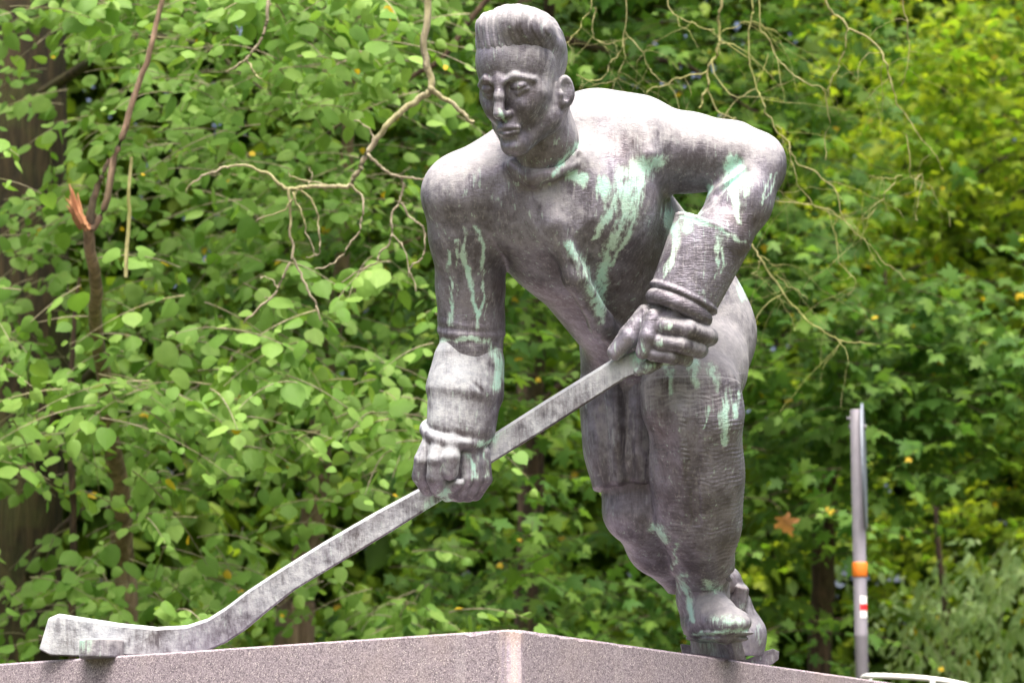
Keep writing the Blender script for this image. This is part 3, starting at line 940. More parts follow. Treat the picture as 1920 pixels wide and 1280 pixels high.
def leaf_material(name, c0, c1, trans, yellow=(.50, .36, .02), rough=.55, tcol=1.5):
    """c0..c1: range of blade colours; trans: how much light passes through the blade"""
    t = NT(name)
    r = t.n('ShaderNodeAttribute', attribute_name='tint').outputs['Fac']
    geo = t.n('ShaderNodeNewGeometry')
    mott = t.noise(geo.outputs['Position'], 28, 3, .6)
    col = t.mix(t.math('FRACT', t.math('MULTIPLY', r, 7.31)), c0, c1)
    col = t.mix(t.math('MULTIPLY', mott, .5), col, tuple(x * .7 for x in c0))
    col = t.mix(t.ramp(r, .986, .99), col, yellow)
    b = t.n('ShaderNodeBsdfPrincipled', {'Base Color': col, 'Roughness': rough, 'Normal': t.bump(t.noise(geo.outputs['Position'], 90, 2), .004, .5)})
    b.inputs['Specular IOR Level'].default_value = .22
    tr = t.n('ShaderNodeBsdfTranslucent', {'Color': t.mix(1.0, col, (tcol, tcol * 1.02, tcol * .55), 'MULTIPLY')})
    mx = t.n('ShaderNodeMixShader', {0: trans, 1: b.outputs[0], 2: tr.outputs[0]})
    t.t.links.new(mx.outputs[0], t.out.inputs['Surface'])
    return t.m

def leaf_template(half, mid, fold, droop):
    """half outline (x>=0) from base to tip, fanned from points on the midrib"""
    V = [(0.0, m) for m in mid]; Fs = []
    for s in (1, -1):
        o = len(V); V += [(s * x, y) for x, y in half]
        ring = [0] + [o + i for i in range(len(half))] + [len(mid) - 1]
        for i in range(len(ring) - 1):
            a, b = ring[i], ring[i + 1]
            y = .5 * (V[a][1] + V[b][1])
            c = int(np.argmin([abs(m - y) for m in mid]))
            if c in (a, b): c = 1
            Fs.append((a, b, c) if s > 0 else (b, a, c))
        for i in range(len(mid) - 1): pass
    # fill between midrib points and the fans
    V = np.array(V)
    Z = -fold * np.abs(V[:, 0]) - droop * np.clip(V[:, 1], 0, 2) ** 2
    return np.column_stack([V, Z]), np.array(Fs)

def fan(half, c, fold, droop):
    pts = [(0, c)] + [(x, y) for x, y in half] + [(-x, y) for x, y in half[::-1][1:-1]]
    V = np.array(pts, float)
    n = len(V) - 1
    Fs = [(0, i + 1, (i + 1) % n + 1) for i in range(n)]
    return np.column_stack([V, -fold * np.abs(V[:, 0]) - droop * np.clip(V[:, 1], 0, 2) ** 2]), np.array(Fs)

LIME = fan([(0, .02), (.20, -.06), (.40, .06), (.48, .30), (.42, .55), (.26, .78), (.10, .93), (0, 1.08)], .34, .25, .16)
MAPLE = fan([(0, 0), (.16, -.03), (.36, -.12), (.34, .04), (.22, .15), (.44, .19), (.62, .38), (.45, .44), (.20, .45), (.27, .66), (.13, .72), (0, 1.02)], .25, .18, .22)
SMALL = fan([(0, 0), (.26, .22), (.30, .52), (0, 1.0)], .4, .3, .2)
LONG = fan([(0, 0), (.19, .25), (.20, .6), (0, 1.0)], .4, .2, .3)

def frames(d, n):
    d = d / np.linalg.norm(d, axis=1, keepdims=True)
    n = n - d * (n * d).sum(1, keepdims=True); n /= np.linalg.norm(n, axis=1, keepdims=True) + 1e-9
    return np.stack([np.cross(d, n), d, n], 1)          # rows: x, y, z of the blade

def leaves_mesh(name, tmpl, pos, fr, size, tint):
    V, Fs = tmpl
    k = len(V); n = len(pos)
    vs = np.stack([RNG.uniform(.82, 1.1, n), np.ones(n), RNG.uniform(.2, 2.4, n)], 1) if n > 1 else np.ones((1, 3))
    out = pos[:, None, :] + size[:, None, None] * np.einsum('nvi,nij->nvj', V[None] * vs[:, None, :], fr)
    T = (Fs[None] + (np.arange(n) * k)[:, None, None]).reshape(-1, 3)
    me = np_mesh(name, out.reshape(-1, 3), T, 3, smooth=False)
    if len(me.vertices) == n * k: vcol(me, 'tint', np.repeat(tint, k))
    return me

def tube_mesh(paths, sides=6):
    """paths: list of [(x, y, z, r), ...] -> V, Q of tapered tubes"""
    Vs, Qs, n = [], [], 0
    ang = np.linspace(0, 2 * np.pi, sides, endpoint=False)
    for p in paths:
        p = np.asarray(p, float); c = p[:, :3]; r = p[:, 3]
        t = np.gradient(c, axis=0); t /= np.linalg.norm(t, axis=1, keepdims=True) + 1e-9
        ref = np.where(np.abs(t[:, 2:3]) > .9, np.array([[1.0, 0, 0]]), np.array([[0, 0, 1.0]]))
        u = np.cross(t, ref); u /= np.linalg.norm(u, axis=1, keepdims=True) + 1e-9
        w = np.cross(t, u)
        ringv = c[:, None, :] + r[:, None, None] * (np.cos(ang)[None, :, None] * u[:, None] + np.sin(ang)[None, :, None] * w[:, None])
        Vs.append(ringv.reshape(-1, 3))
        m = len(p)
        i = np.arange(m - 1)[:, None] * sides; j = np.arange(sides)[None]
        q = np.stack([i + j, i + (j + 1) % sides, i + sides + (j + 1) % sides, i + sides + j], -1).reshape(-1, 4)
        Qs.append(q + n); n += m * sides
    return np.concatenate(Vs), np.concatenate(Qs)

def tubes(name, paths, mat, parent=None, sides=6):
    V, Q = tube_mesh(paths, sides)
    me = np_mesh(name, V, Q)
    me.materials.append(mat)
    return link(bpy.data.objects.new(name, me), parent)

def spline(pts, n, wob=0.0):
    """smooth path through (x, y, z, r) points with a little natural wobble"""
    p = np.asarray(pts, float); m = len(p)
    t = np.linspace(0, m - 1, n); i = np.clip(t.astype(int), 0, m - 2); f = (t - i)[:, None]
    g = lambda k: p[np.clip(k, 0, m - 1)]
    a, b, c, d = g(i - 1), g(i), g(i + 1), g(i + 2)
    out = .5 * (2 * b + (c - a) * f + (2 * a - 5 * b + 4 * c - d) * f ** 2 + (3 * b - a - 3 * c + d) * f ** 3)
    if wob:
        k = RNG.normal(0, 1, (n, 3)); k = (k + np.roll(k, 1, 0) + np.roll(k, -1, 0)) / 2; k[0] = 0
        out[:, :3] += k * wob
    out[:, 3] = np.maximum(out[:, 3], .0006)
    return out

def pts_at(lst, dist):
    """[(px, py, width px[, ddist])] -> (x, y, z, r) in metres"""
    o = []
    for q in lst:
        dd = dist + (q[3] if len(q) > 3 else 0)
        w = W(q[0], q[1], dd)
        o.append((w.x, w.y, w.z, .5 * q[2] * dd / F))
    return o

def view_points(n, pxr, pyr, dr, dens=None, clump=None):
    """n points spread through the volume seen between those picture bounds; dens(px, py, u) thins them"""
    out = []
    got = 0
    while got < n:
        m = max(2000, n)
        px = RNG.uniform(*pxr, m); py = RNG.uniform(*pyr, m); u = RNG.uniform(0, 1, m)
        keep = np.ones(m, bool) if dens is None else RNG.uniform(0, 1, m) < dens(px, py, u)
        d = dr[0] + (dr[1] - dr[0]) * u
        z = F - d / U; s = (F - z) / F
        w = to_world(np.stack([(px - 960) * s, (640 - py) * s, z], -1))[keep]
        if clump is not None:
            w = w[RNG.uniform(0, 1, len(w)) < .04 + .96 * sm(vnoise(w, clump[0], clump[1]) * .65 + vnoise(w, clump[0] * 2.3, clump[1] + 5) * .35, clump[2] - .07, clump[2] + .07)]
        out.append(w); got += len(w)
    return np.concatenate(out)[:n]

def sprays(org, per, length, face, droop, size, spread=.55, hang=.5, jitter=.4, dir0=None):
    """leafy shoots: from each origin a drooping twig with leaves set left and right of it.
    face: mean direction the blades turn to. Returns leaf pos, frames, sizes and twig paths"""
    n = len(org)
    az = RNG.uniform(0, 2 * np.pi, n)
    d = np.stack([np.cos(az), np.sin(az) * .8 - .25, RNG.uniform(-.35, .25, n)], 1) if dir0 is None else np.asarray(dir0) + RNG.normal(0, .45, (n, 3))
    d /= np.linalg.norm(d, axis=1, keepdims=True)
    L = length * RNG.uniform(.6, 1.25, n)
    s = (np.arange(per) + .5) / per
    t = s[None, :] * L[:, None]
    base = org[:, None, :] + d[:, None, :] * t[..., None]
    base[..., 2] -= droop * (t ** 2) / L[:, None]
    side = np.cross(d, [0, 0, 1.0]); side /= np.linalg.norm(side, axis=1, keepdims=True) + 1e-6
    sg = np.where(np.arange(per) % 2 == 0, 1.0, -1.0)
    ld = d[:, None, :] * .55 + side[:, None, :] * sg[None, :, None] * spread + np.array([0, 0, -hang]) + RNG.normal(0, jitter * .7, (n, per, 3))
    ln = np.asarray(face)[None, None, :] + RNG.normal(0, jitter, (n, per, 3))
    pos = (base + RNG.normal(0, .012, base.shape) + ld * .02).reshape(-1, 3)
    fr = frames(ld.reshape(-1, 3), ln.reshape(-1, 3))
    sz = size * RNG.uniform(.38, 1.22, len(pos)) * np.tile(1.0 - .35 * s, n)
    tw = [np.column_stack([np.vstack([org[i], base[i]]), np.linspace(.0035, .0012, per + 1)]) for i in range(n)]
    return pos, fr, sz, tw

def in_view(p, m=0):
    r = p - np.array(CAM)
    d = r[:, 1] * cp + r[:, 2] * sp; y = -r[:, 1] * sp + r[:, 2] * cp
    px = 960 + F * r[:, 0] / d; py = 640 - F * y / d
    return px, py, d

def crown(tree, tmpl, mat, pos, fr, sz, tw, n_single=0, twig_mat=None):
    """the crown of a tree: its nearest leaves one by one, the mass of the others as one part"""
    tint = RNG.uniform(0, 1, len(pos))
    sz = np.where(tint > .984, sz * .55, sz)
    single = np.zeros(len(pos), bool)
    if n_single:
        px, py, d = in_view(pos)
        ok = (px > 10) & (px < 1910) & (py > 10) & (py < 1180)
        score = np.where(ok, sz / d, 0)
        single[np.argsort(-score)[:n_single]] = True
    rest = ~single
    me = leaves_mesh('foliage', tmpl, pos[rest], fr[rest], sz[rest], tint[rest])
    me.materials.append(mat)
    tag(link(bpy.data.objects.new('crown', me), tree), kind='stuff')
    if tw:
        tag(tubes('twigs', tw, twig_mat or TWIG, tree, 3), kind='stuff')
    if n_single:
        variants = []
        for i in range(8):
            m = leaves_mesh('leaf', tmpl, np.zeros((1, 3)), np.eye(3)[None], np.ones(1), np.array([(i + .5) / 8]))
            m.materials.append(mat); variants.append(m)
        inv = Matrix.Translation(-tree.location)
        for i in np.nonzero(single)[0]:
            v = variants[min(int(tint[i] * 7.2), 7)]
            o = bpy.data.objects.new('leaf', v)
            M = Matrix([[fr[i][c][r] * sz[i] for c in range(3)] + [pos[i][r]] for r in range(3)] + [[0, 0, 0, 1]])
            o.parent = tree; o.matrix_parent_inverse = inv; o.matrix_basis = M
            COL.objects.link(o)


M_LIME = leaf_material('lime_leaf', (.115, .240, .038), (.255, .400, .095), .40)
M_MAPLE = leaf_material('maple_leaf', (.070, .170, .032), (.170, .285, .042), .46)
M_BRIGHT = leaf_material('sunlit_maple_leaf', (.11, .23, .018), (.36, .42, .035), .55)  # sunlit brightness is put into the leaf colour
M_PALE = leaf_material('pale_shrub_leaf', (.25, .39, .15), (.45, .57, .28), .44)
M_FAR = leaf_material('far_leaf', (.06, .13, .014), (.19, .28, .022), .45)

def trunk(tree, name, lst, dist, mat, n=24, wob=.012, sides=14):
    p = pts_at(lst, dist)
    x, y, z, r = p[0]
    return tubes(name, [spline([(x, y, 0, r * 1.3)] + p if z > .3 else p, n, wob)], mat, tree, sides)

# ---- the lime on the left: thick trunk, layered sprays of round leaves
def lime_tree():
    base = W(-10, 1250, 12.8); base.z = 0
    t = empty('lime_tree', base)
    tag(t, 'lime tree with a thick dark trunk and layered sprays of round leaves', 'tree')
    tubes('trunk', [spline([(base.x, base.y, 0, .40), (base.x, base.y, 1.5, .31), (base.x + .02, base.y, 3.5, .28), (base.x - .03, base.y, 6, .25), (base.x - .1, base.y + .2, 9, .14), (base.x, base.y, 11.5, .03)], 40, .02)], BARK, t, 24)
    limbs = []
    for z0, tip in ((3.3, (420, 650)), (2.7, (330, 1010)), (5.2, (520, 180)), (5.8, (760, -60))):
        e = W(tip[0], tip[1], 11.6)
        a = Vector((base.x, base.y, z0)); m = a.lerp(e, .5) + Vector((0, 0, .35))
        limbs.append(spline([(*a, .035), (*m, .018), (*e, .004)], 14, .02))
    for l in limbs: tubes('limb', [l], BARK, t, 7)
    def dens(px, py, u):
        d = 1 - sm(px, 560, 900) * .97
        lay = .55 + .45 * np.sin(py / 62.0 + px / 260.0 + 1.3 * np.sin(px / 170.0))
        d = d * (.35 + .65 * lay)
        d *= 1 - .98 * np.exp(-(((px - 10) / 170) ** 2 + ((py - 220) / 250) ** 2))        # gap in front of the trunk
        d *= 1 - .97 * np.exp(-(((px - 30) / 150) ** 2 + ((py - 960) / 220) ** 2))
        d *= 1 - .95 * np.exp(-(((px - 565) / 110) ** 2 + ((py - 1120) / 150) ** 2))
        d *= 1 - .9 * np.exp(-(((px - 610) / 80) ** 2 + ((py - 870) / 110) ** 2))
        d *= 1 - .9 * np.exp(-(((px - 215) / 60) ** 2 + ((py - 930) / 90) ** 2))
        d *= 1 - .6 * np.exp(-(((px - 430) / 200) ** 2 + ((py - 900) / 120) ** 2))
        return d
    org = view_points(1750, (-420, 900), (-420, 1500), (9.4, 12.9), dens, (1.3, 3, .45))
    pos, fr, sz, tw = sprays(org, 8, .42, (0, -.75, .62), .35, .088)
    o2 = view_points(160, (-900, 900), (-1700, -430), (11.2, 14.0))
    p2, f2, s2, _ = sprays(o2, 7, .7, (0, -.2, .95), .2, .19, jitter=.4)
    pos, fr, sz = np.concatenate([pos, p2]), np.concatenate([fr, f2]), np.concatenate([sz, s2])
    crown(t, LIME, M_LIME, pos, fr, sz, tw, 300)
    # bare, lichen-grey dead bough hanging in front
    D = 8.4
    bough = [[(812, -260, 14), (806, -60, 13), (800, 40, 12), (798, 110, 12), (808, 165, 12), (780, 190, 11), (735, 225, 10), (700, 270, 9.5), (670, 320, 9), (655, 346, 8), (620, 350, 7), (575, 352, 7), (535, 354, 6)],
             [(808, 165, 10), (840, 190, 8), (868, 212, 7), (888, 230, 6)],
             [(535, 354, 6), (500, 325, 5), (445, 310, 4.5), (400, 320, 4), (365, 340, 3), (345, 362, 2)],
             [(540, 355, 5), (545, 420, 4.5), (548, 480, 4.5), (520, 540, 4), (480, 585, 3.5), (455, 605, 2.5)],
             [(548, 480, 4), (570, 530, 4), (590, 565, 3.5), (600, 600, 2.5)],
             [(690, 290, 6), (720, 318, 5), (755, 332, 4.5), (800, 338, 3)],
             [(755, 335, 4.5), (752, 375, 4), (735, 400, 4), (735, 440, 3.5), (715, 475, 3), (690, 500, 2.5), (645, 527, 2)],
             [(752, 380, 4), (775, 412, 3.5), (796, 430, 3), (790, 480, 3), (770, 505, 2.5), (780, 545, 2)],
             [(655, 346, 5), (680, 375, 4), (675, 430, 3.5), (650, 465, 3), (620, 495, 2.5), (590, 505, 2)],
             [(560, 353, 4), (590, 385, 3.5), (598, 430, 3), (600, 470, 2.5), (575, 485, 2)],
             [(548, 360, 4), (565, 400, 3), (575, 440, 2.5), (595, 478, 2)],
             [(505, -200, 8), (502, 0, 6), (498, 50, 5), (480, 90, 4.5), (455, 115, 4), (425, 135, 3)], [(462, 110, 3.5), (475, 135, 3), (490, 148, 2)],
             [(700, 270, 4), (690, 240, 3), (665, 225, 2)], [(620, 350, 3), (575, 340, 2.5), (540, 325, 2)], [(735, 440, 2.5), (760, 470, 2), (765, 520, 1.5)],
             [(575, 352, 3), (585, 330, 2), (580, 312, 1.5)], [(520, 540, 2.5), (505, 520, 2), (490, 522, 1.5)], [(560, 355, 3), (530, 395, 2.5), (480, 412, 2)]]
    bough = [[(x, y, w * 1.15) for x, y, w in b] for b in bough]
    tubes('bare_bough', [spline(pts_at(b, D + RNG.uniform(-.05, .05)), 8 * len(b), .003) for b in bough], TWIG, t, 7)
    # brown limb crossing behind, leaf stalks
    tubes('limb', [spline(pts_at([(500, 350, 4), (560, 300, 7), (640, 235, 9), (720, 185, 10), (820, 110, 11), (900, 20, 12), (980, -120, 16)], 12.4), 30, .01)], BARK2, t, 8)
    return t
lime_tree()

# ---- broken sapling in front of the lime
def broken_sapling():
    D = 9.25
    b = W(232, 1250, D + 2.2); b.z = 0
    t = empty('broken_sapling', b)
    tag(t, 'broken brown sapling with a torn orange stub among the lime leaves', 'tree')
    trunk(t, 'trunk', [(236, 1240, 44, 2.2), (226, 1000, 42, 2.1), (205, 800, 32, 1.5), (180, 600, 25, .6), (168, 480, 22, .1), (172, 400, 20)], D, SAPLING, 30, .006)
    tubes('stem', [spline(pts_at([(172, 430, 14), (190, 395, 13), (212, 310, 13), (240, 225, 12), (268, 130, 11), (296, 40, 10), (322, -70, 9)], D), 24, .004)], SAPLING, t, 8)
    tubes('dead_stem', [spline(pts_at([(170, 420, 18), (178, 380, 14), (192, 335, 11), (204, 296, 6)], D - .06), 12, .006)], BARK2, t, 7)
    tubes('shoot', [spline(pts_at([(236, 520, 8), (240, 420, 8), (244, 360, 7), (245, 296, 6)], D - .1), 12, .003)], TWIG2, t, 6)
    tubes('pole', [spline(pts_at([(136, 1250, 16), (134, 1000, 14), (132, 800, 13), (136, 640, 10), (150, 520, 6)], D + 2.0), 16, .006)], BARK2, t, 7)
    # torn wood: splinters fanning out
    sp_ = []
    for i in range(16):
        x0, y0 = 162 + RNG.uniform(-9, 9), 425 + RNG.uniform(-8, 8)
        x1, y1 = 132 + RNG.uniform(-12, 14), 352 + RNG.uniform(-8, 40)
        sp_.append(spline(pts_at([(x0, y0, 8), ((x0 + x1) / 2 - 4, (y0 + y1) / 2, 8), (x1, y1, 2)], D - .08 + RNG.uniform(-.04, .04)), 7, .002))
    tubes('torn_stub', sp_, TORN, t, 5)
broken_sapling()

# ---- maples
def maple(name, label, path, dist, crown_px, crown_py, crown_d, n, mat, size, dens=None, n_single=0, tmpl=None, limbs=(), per=7, length=.45, face=(0, -.45, .85), bark=None, jitter=.38, hang=.3, twmat=None, canopy=9):
    b = W(path[0][0], path[0][1], dist); b.z = 0
    t = empty(name, b)
    tag(t, label, 'tree', 'maples behind the statue')
    trunk(t, 'trunk', path, dist, bark or BARK2)
    for l in limbs:
        tubes('limb', [spline(pts_at(l, dist - .3), 6 * len(l), .006)], bark or BARK2, t, 7)
    org = view_points(n, crown_px, crown_py, crown_d, dens, (1.0, int(dist * 10) % 97, .45))
    pos, fr, sz, tw = sprays(org, per, length, face, .25, size, jitter=jitter, hang=hang)
    # the crown goes on above the picture
    o2 = view_points(n // canopy, (crown_px[0] - 100, crown_px[1] + 100), (-1750, -430), crown_d)
    p2, f2, s2, _ = sprays(o2, 6, .8, (0, -.2, .95), .2, size * 2.2, jitter=.4)
    pos, fr, sz = np.concatenate([pos, p2]), np.concatenate([fr, f2]), np.concatenate([sz, s2])
    crown(t, tmpl or MAPLE, mat, pos, fr, sz, tw, n_single, twmat or BARK2)
    return t

maple('maple_tree', 'slim leaning maple whose trunk shows under the stick shaft', [(545, 1230, 78), (560, 1120, 64), (588, 960, 46), (606, 850, 40), (618, 700, 34), (640, 480, 28), (660, 200, 22), (690, -150, 14)], 13.4,
      (380, 1050), (-420, 1450), (12.8, 14.6), 620, M_MAPLE, .12,
      lambda px, py, u: .35 + .65 * np.exp(-((px - 760) / 230) ** 2), 160, bark=SAPLING, limbs=[[(600, 900, 16), (680, 820, 10), (760, 790, 5)], [(625, 600, 16), (720, 480, 10), (800, 440, 5)]])
maple('maple_tree', 'dark green maple straight behind the player', [(985, 1240, 44), (996, 1000, 40), (1002, 820, 36), (1010, 640, 34), (1018, 400, 30), (1030, 100, 24), (1040, -200, 16)], 15.8,
      (760, 1640), (-450, 1450), (14.6, 17.4), 1250, M_MAPLE, .125,
      lambda px, py, u: .25 + .75 * np.exp(-((px - 1180) / 320) ** 2), 300,
      limbs=[[(1005, 760, 16), (1150, 640, 12), (1300, 600, 6)], [(1015, 480, 18), (900, 330, 12), (760, 300, 6)], [(1060, 75, 16), (1200, 110, 14), (1300, 130, 9), (1420, 210, 5)]])
maple('maple_tree', 'dark maple with broad leaves behind the sign post', [(1540, 1240, 46), (1545, 1080, 44), (1552, 900, 40), (1560, 760, 30), (1580, 640, 18), (1600, 540, 8)], 17.2,
      (1300, 2350), (150, 1000), (15.8, 17.6), 760, M_MAPLE, .14,
      lambda px, py, u: np.exp(-((py - 640) / 190) ** 2) * (.4 + .6 * np.exp(-((px - 1600) / 300) ** 2)), 220,
      limbs=[[(1560, 900, 12), (1540, 880, 10), (1575, 868, 9), (1620, 850, 6)], [(1570, 830, 14), (1650, 800, 15), (1720, 806, 16), (1795, 800, 12)], [(1565, 640, 12), (1650, 600, 9), (1660, 500, 6)]])
maple('maple_tree', 'bright yellow green maple coloured as sunlit beyond the sign post', [(1985, 1240, 70), (1975, 900, 62), (1960, 500, 54), (1950, 100, 44), (1940, -300, 30)], 21.5,
      (1380, 2500), (-450, 1200), (19.5, 23.5), 2500, M_BRIGHT, .12,
      lambda px, py, u: np.clip(np.exp(-(((px - 1850) / 260) ** 2 + ((py - 300) / 260) ** 2)) + np.exp(-(((px - 1760) / 200) ** 2 + ((py - 960) / 130) ** 2)) + .25 * sm(px, 1500, 1900), 0, 1), 260,
      limbs=[[(1960, 300, 16), (1880, 300, 12), (1830, 330, 9), (1770, 372, 6)], [(1955, 260, 14), (1900, 230, 10), (1860, 212, 8), (1810, 226, 5)], [(1950, 130, 14), (1900, 145, 8), (1860, 155, 5)], [(1965, 350, 12), (1905, 365, 9), (1890, 405, 6), (1872, 450, 4)]],
      canopy=60, per=8, face=(0, -.2, .95), bark=BARK, jitter=.6, twmat=BARK)

# ---- pale weeping shrub low on the right
sb = W(1840, 1250, 18.0); sb.z = 0
shrub = empty('weeping_shrub', sb)
tag(shrub, 'pale green weeping shrub low behind the white rail', 'shrub')
tubes('stem', [spline([(sb.x, sb.y + .2, 0, .05), (sb.x - .1, sb.y + .2, 2.2, .04), (sb.x - .3, sb.y, 4.2, .012)], 12, .02), spline([(sb.x, sb.y + .2, 0, .04), (sb.x + .3, sb.y + .1, 2.2, .03), (sb.x + .6, sb.y, 4.3, .01)], 12, .02)], BARK2, shrub, 7)
org = view_points(520, (1560, 2350), (900, 1600), (17.4, 18.6), lambda px, py, u: np.clip(sm(py + (px - 1800) * .35, 960, 1080), 0, 1) * (.25 + .75 * sm(px, 1640, 1800)))
pos, fr, sz, tw = sprays(org, 10, .55, (0, -.55, .8), .75, .12, spread=.45, hang=.7, jitter=.45, dir0=(-.5, -.5, -.3))
crown(shrub, LONG, M_PALE, pos, fr, sz, tw[::4], 120, TWIG)

# ---- bare lichen twigs hanging from above on the right
def hanging_twigs():
    b = W(985, 1250, 19.0); b.z = 0
    t = empty('bare_tree', b)
    tag(t, 'bare lichen covered boughs hanging over the raised shoulder', 'tree')
    trunk(t, 'trunk', [(985, 1250, 40), (990, 900, 36), (988, 400, 34), (985, 0, 30), (990, -420, 26)], 19.0, BARK2)
    tubes('limb', [spline(pts_at([(990, -380, 26), (1150, -430, 24, -4), (1362, -300, 20, -9)], 19.0), 16, .02)], BARK2, t, 8)
    D = 8.8
    main = [[(1362, -160, 13), (1352, 0, 11), (1350, 60, 10), (1345, 95, 10), (1328, 130, 9), (1322, 175, 8), (1316, 205, 7)],
            [(1325, 135, 6), (1270, 148, 5), (1215, 172, 4)], [(1328, 170, 5), (1350, 210, 4), (1380, 225, 3)],
            [(1412, -140, 8), (1410, 0, 6), (1412, 30, 6), (1405, 70, 5.5), (1408, 140, 5), (1430, 190, 5), (1445, 230, 5), (1480, 275, 4.5), (1500, 305, 4), (1560, 345, 4), (1580, 400, 3.5), (1600, 430, 3), (1640, 470, 2.5), (1700, 525, 2)],
            [(1426, -140, 7), (1424, 30, 5), (1440, 70, 5), (1460, 110, 4.5), (1500, 150, 4), (1545, 172, 3.5), (1552, 230, 3), (1545, 300, 3)],
            [(1545, -120, 8), (1550, 0, 7), (1590, 50, 6.5), (1640, 80, 6), (1662, 120, 5.5), (1675, 160, 5), (1685, 200, 4), (1740, 275, 3), (1770, 320, 2)],
            [(1592, 55, 5), (1575, 120, 4), (1550, 170, 3.5)],
            [(1250, -120, 6), (1255, 10, 4.5), (1300, 45, 4), (1340, 55, 3)], [(1120, -100, 6), (1110, 10, 4), (1080, 60, 3.5), (1066, 80, 2.5)], [(1115, 15, 4), (1110, 60, 3), (1130, 80, 3), (1180, 70, 2.5)],
            [(1170, -80, 5), (1172, 60, 4), (1150, 110, 3.5), (1125, 150, 3), (1080, 140, 2.5)], [(1172, 60, 4), (1200, 95, 3.5), (1225, 140, 3), (1260, 160, 2.5)], [(1172, 70, 3), (1170, 110, 3), (1155, 150, 2.5), (1110, 160, 2)],
            [(1455, 235, 4), (1470, 260, 3), (1462, 290, 2.5)], [(1480, 275, 3.5), (1495, 340, 3), (1520, 380, 2.5), (1480, 378, 2)], [(1395, 440, 6), (1420, 475, 6), (1455, 530, 5.5), (1490, 575, 5), (1530, 612, 4.5), (1580, 635, 4), (1640, 648, 2.5)], [(1428, 480, 3), (1450, 495, 2.5), (1470, 495, 2)], [(1455, 515, 3), (1490, 545, 2.5), (1515, 560, 2)], [(1425, 490, 3), (1420, 510, 2.5), (1408, 512, 2)],
            [(1570, 410, 3.5), (1566, 440, 3), (1575, 490, 2.5), (1600, 525, 2.5), (1590, 555, 2)], [(1690, 330, 4), (1660, 335, 3), (1630, 332, 2)], [(1680, 335, 3.5), (1650, 375, 3), (1620, 412, 2)], [(1700, 250, 3.5), (1705, 330, 3), (1728, 330, 3), (1720, 400, 2.5), (1716, 415, 2)],
            [(1440, 375, 3), (1520, 385, 3), (1590, 410, 2.5)], [(1355, 60, 4), (1400, 42, 3), (1460, 60, 2)], [(1440, 100, 3), (1420, 160, 3), (1380, 190, 2.5), (1340, 250, 2)], [(1680, -40, 5), (1700, 40, 4), (1705, 100, 3), (1690, 160, 2.5)]]
    paths = [spline(pts_at(m, D + RNG.uniform(-.15, .35)), 7 * len(m), .004) for m in main]
    # side shoots that curl downwards
    for m in list(paths):
        for _ in range(4):
            i = RNG.integers(len(m) // 3, len(m) - 1)
            p0 = m[i]; r = p0[3] * .5
            v = RNG.normal(0, 1, 3); v[2] = -abs(v[2]) * .7; v /= np.linalg.norm(v)
            L = RNG.uniform(.10, .42); q = []
            c = p0[:3].copy()
            for k in range(9):
                q.append((*c, max(r * (1 - k / 9.5), .0008)))
                v = v + np.array([0, 0, -.10]) + RNG.normal(0, .22, 3); v /= np.linalg.norm(v); c = c + v * L / 8
            paths.append(np.array(q))
    for q in paths: q[:, 3] *= .58
    tubes('bare_bough', paths, TWIG2, t, 6)
hanging_twigs()

# ---- the wood behind: a closed mass of foliage, and the high canopy over the trees
fb = [view_points(6500, (-3300, -900), (-400, 1640), (24, 31)), view_points(6500, (2900, 5200), (-400, 1640), (24, 31)), view_points(25000, (-900, 2900), (-700, 1640), (24, 31), lambda px, py, u: .55 + .45 * (np.sin(px / 130.0 + 2 * np.sin(py / 210.0)) > -.4))]
pos, fr, sz, tw = sprays(np.concatenate(fb), 6, .7, (0, -.45, .8), .3, .37, jitter=.6)
# unseen foliage ring added beside and behind the viewer to cut sky light
n2 = 2600
a2 = RNG.uniform(rad(20), rad(340), n2); r2 = RNG.uniform(15, 19, n2)
o2 = np.stack([np.sin(a2) * r2, np.cos(a2) * r2, RNG.uniform(.3, 6.5, n2)], 1)
o2 = o2[(o2[:, 1] < 6) | (np.abs(o2[:, 0]) > 9)]
p2, f2, s2, _ = sprays(o2, 6, 1.2, (0, 0, 1), .3, .62, jitter=.8)
pos, fr, sz = np.concatenate([pos, p2]), np.concatenate([fr, f2]), np.concatenate([sz, s2])
tint = RNG.uniform(0, 1, len(pos)) * .96
me = leaves_mesh('forest', SMALL, pos, fr, sz, tint); me.materials.append(M_FAR)
tag(link(bpy.data.objects.new('forest', me)), 'dense dark wood closing the view behind the maples, plus an added unseen ring of trees', 'wood', kind='stuff')
# ------------------------------------------------------------------ sign post, rail, withered leaves
def plain(name, col, rough=.5, metal=0.0, scale=60, amt=.25):
    t = NT(name)
    pos = t.n('ShaderNodeNewGeometry').outputs['Position']
    n1 = t.noise(t.mapping(pos, (scale, scale, scale * .25)), 1, 4, .6)
    c = t.mix(t.math('MULTIPLY', t.ramp(n1, .35, .75), amt), col, tuple(x * .55 for x in col))
    t.principled(Base_Color=c, Roughness=rough, Metallic=metal)
    return t.m
M_POST = plain('galvanised_steel', (.21, .20, .235), .55, .1)
M_BAND = plain('orange_tape', (.75, .20, .02), .5)
M_WHITE = plain('white_paint', (.80, .80, .80), .5, 0, 40, .12)
M_RED = plain('red_paint', (.65, .02, .03), .5)
M_SIGN = plain('sign_back', (.17, .20, .25), .6, .0)

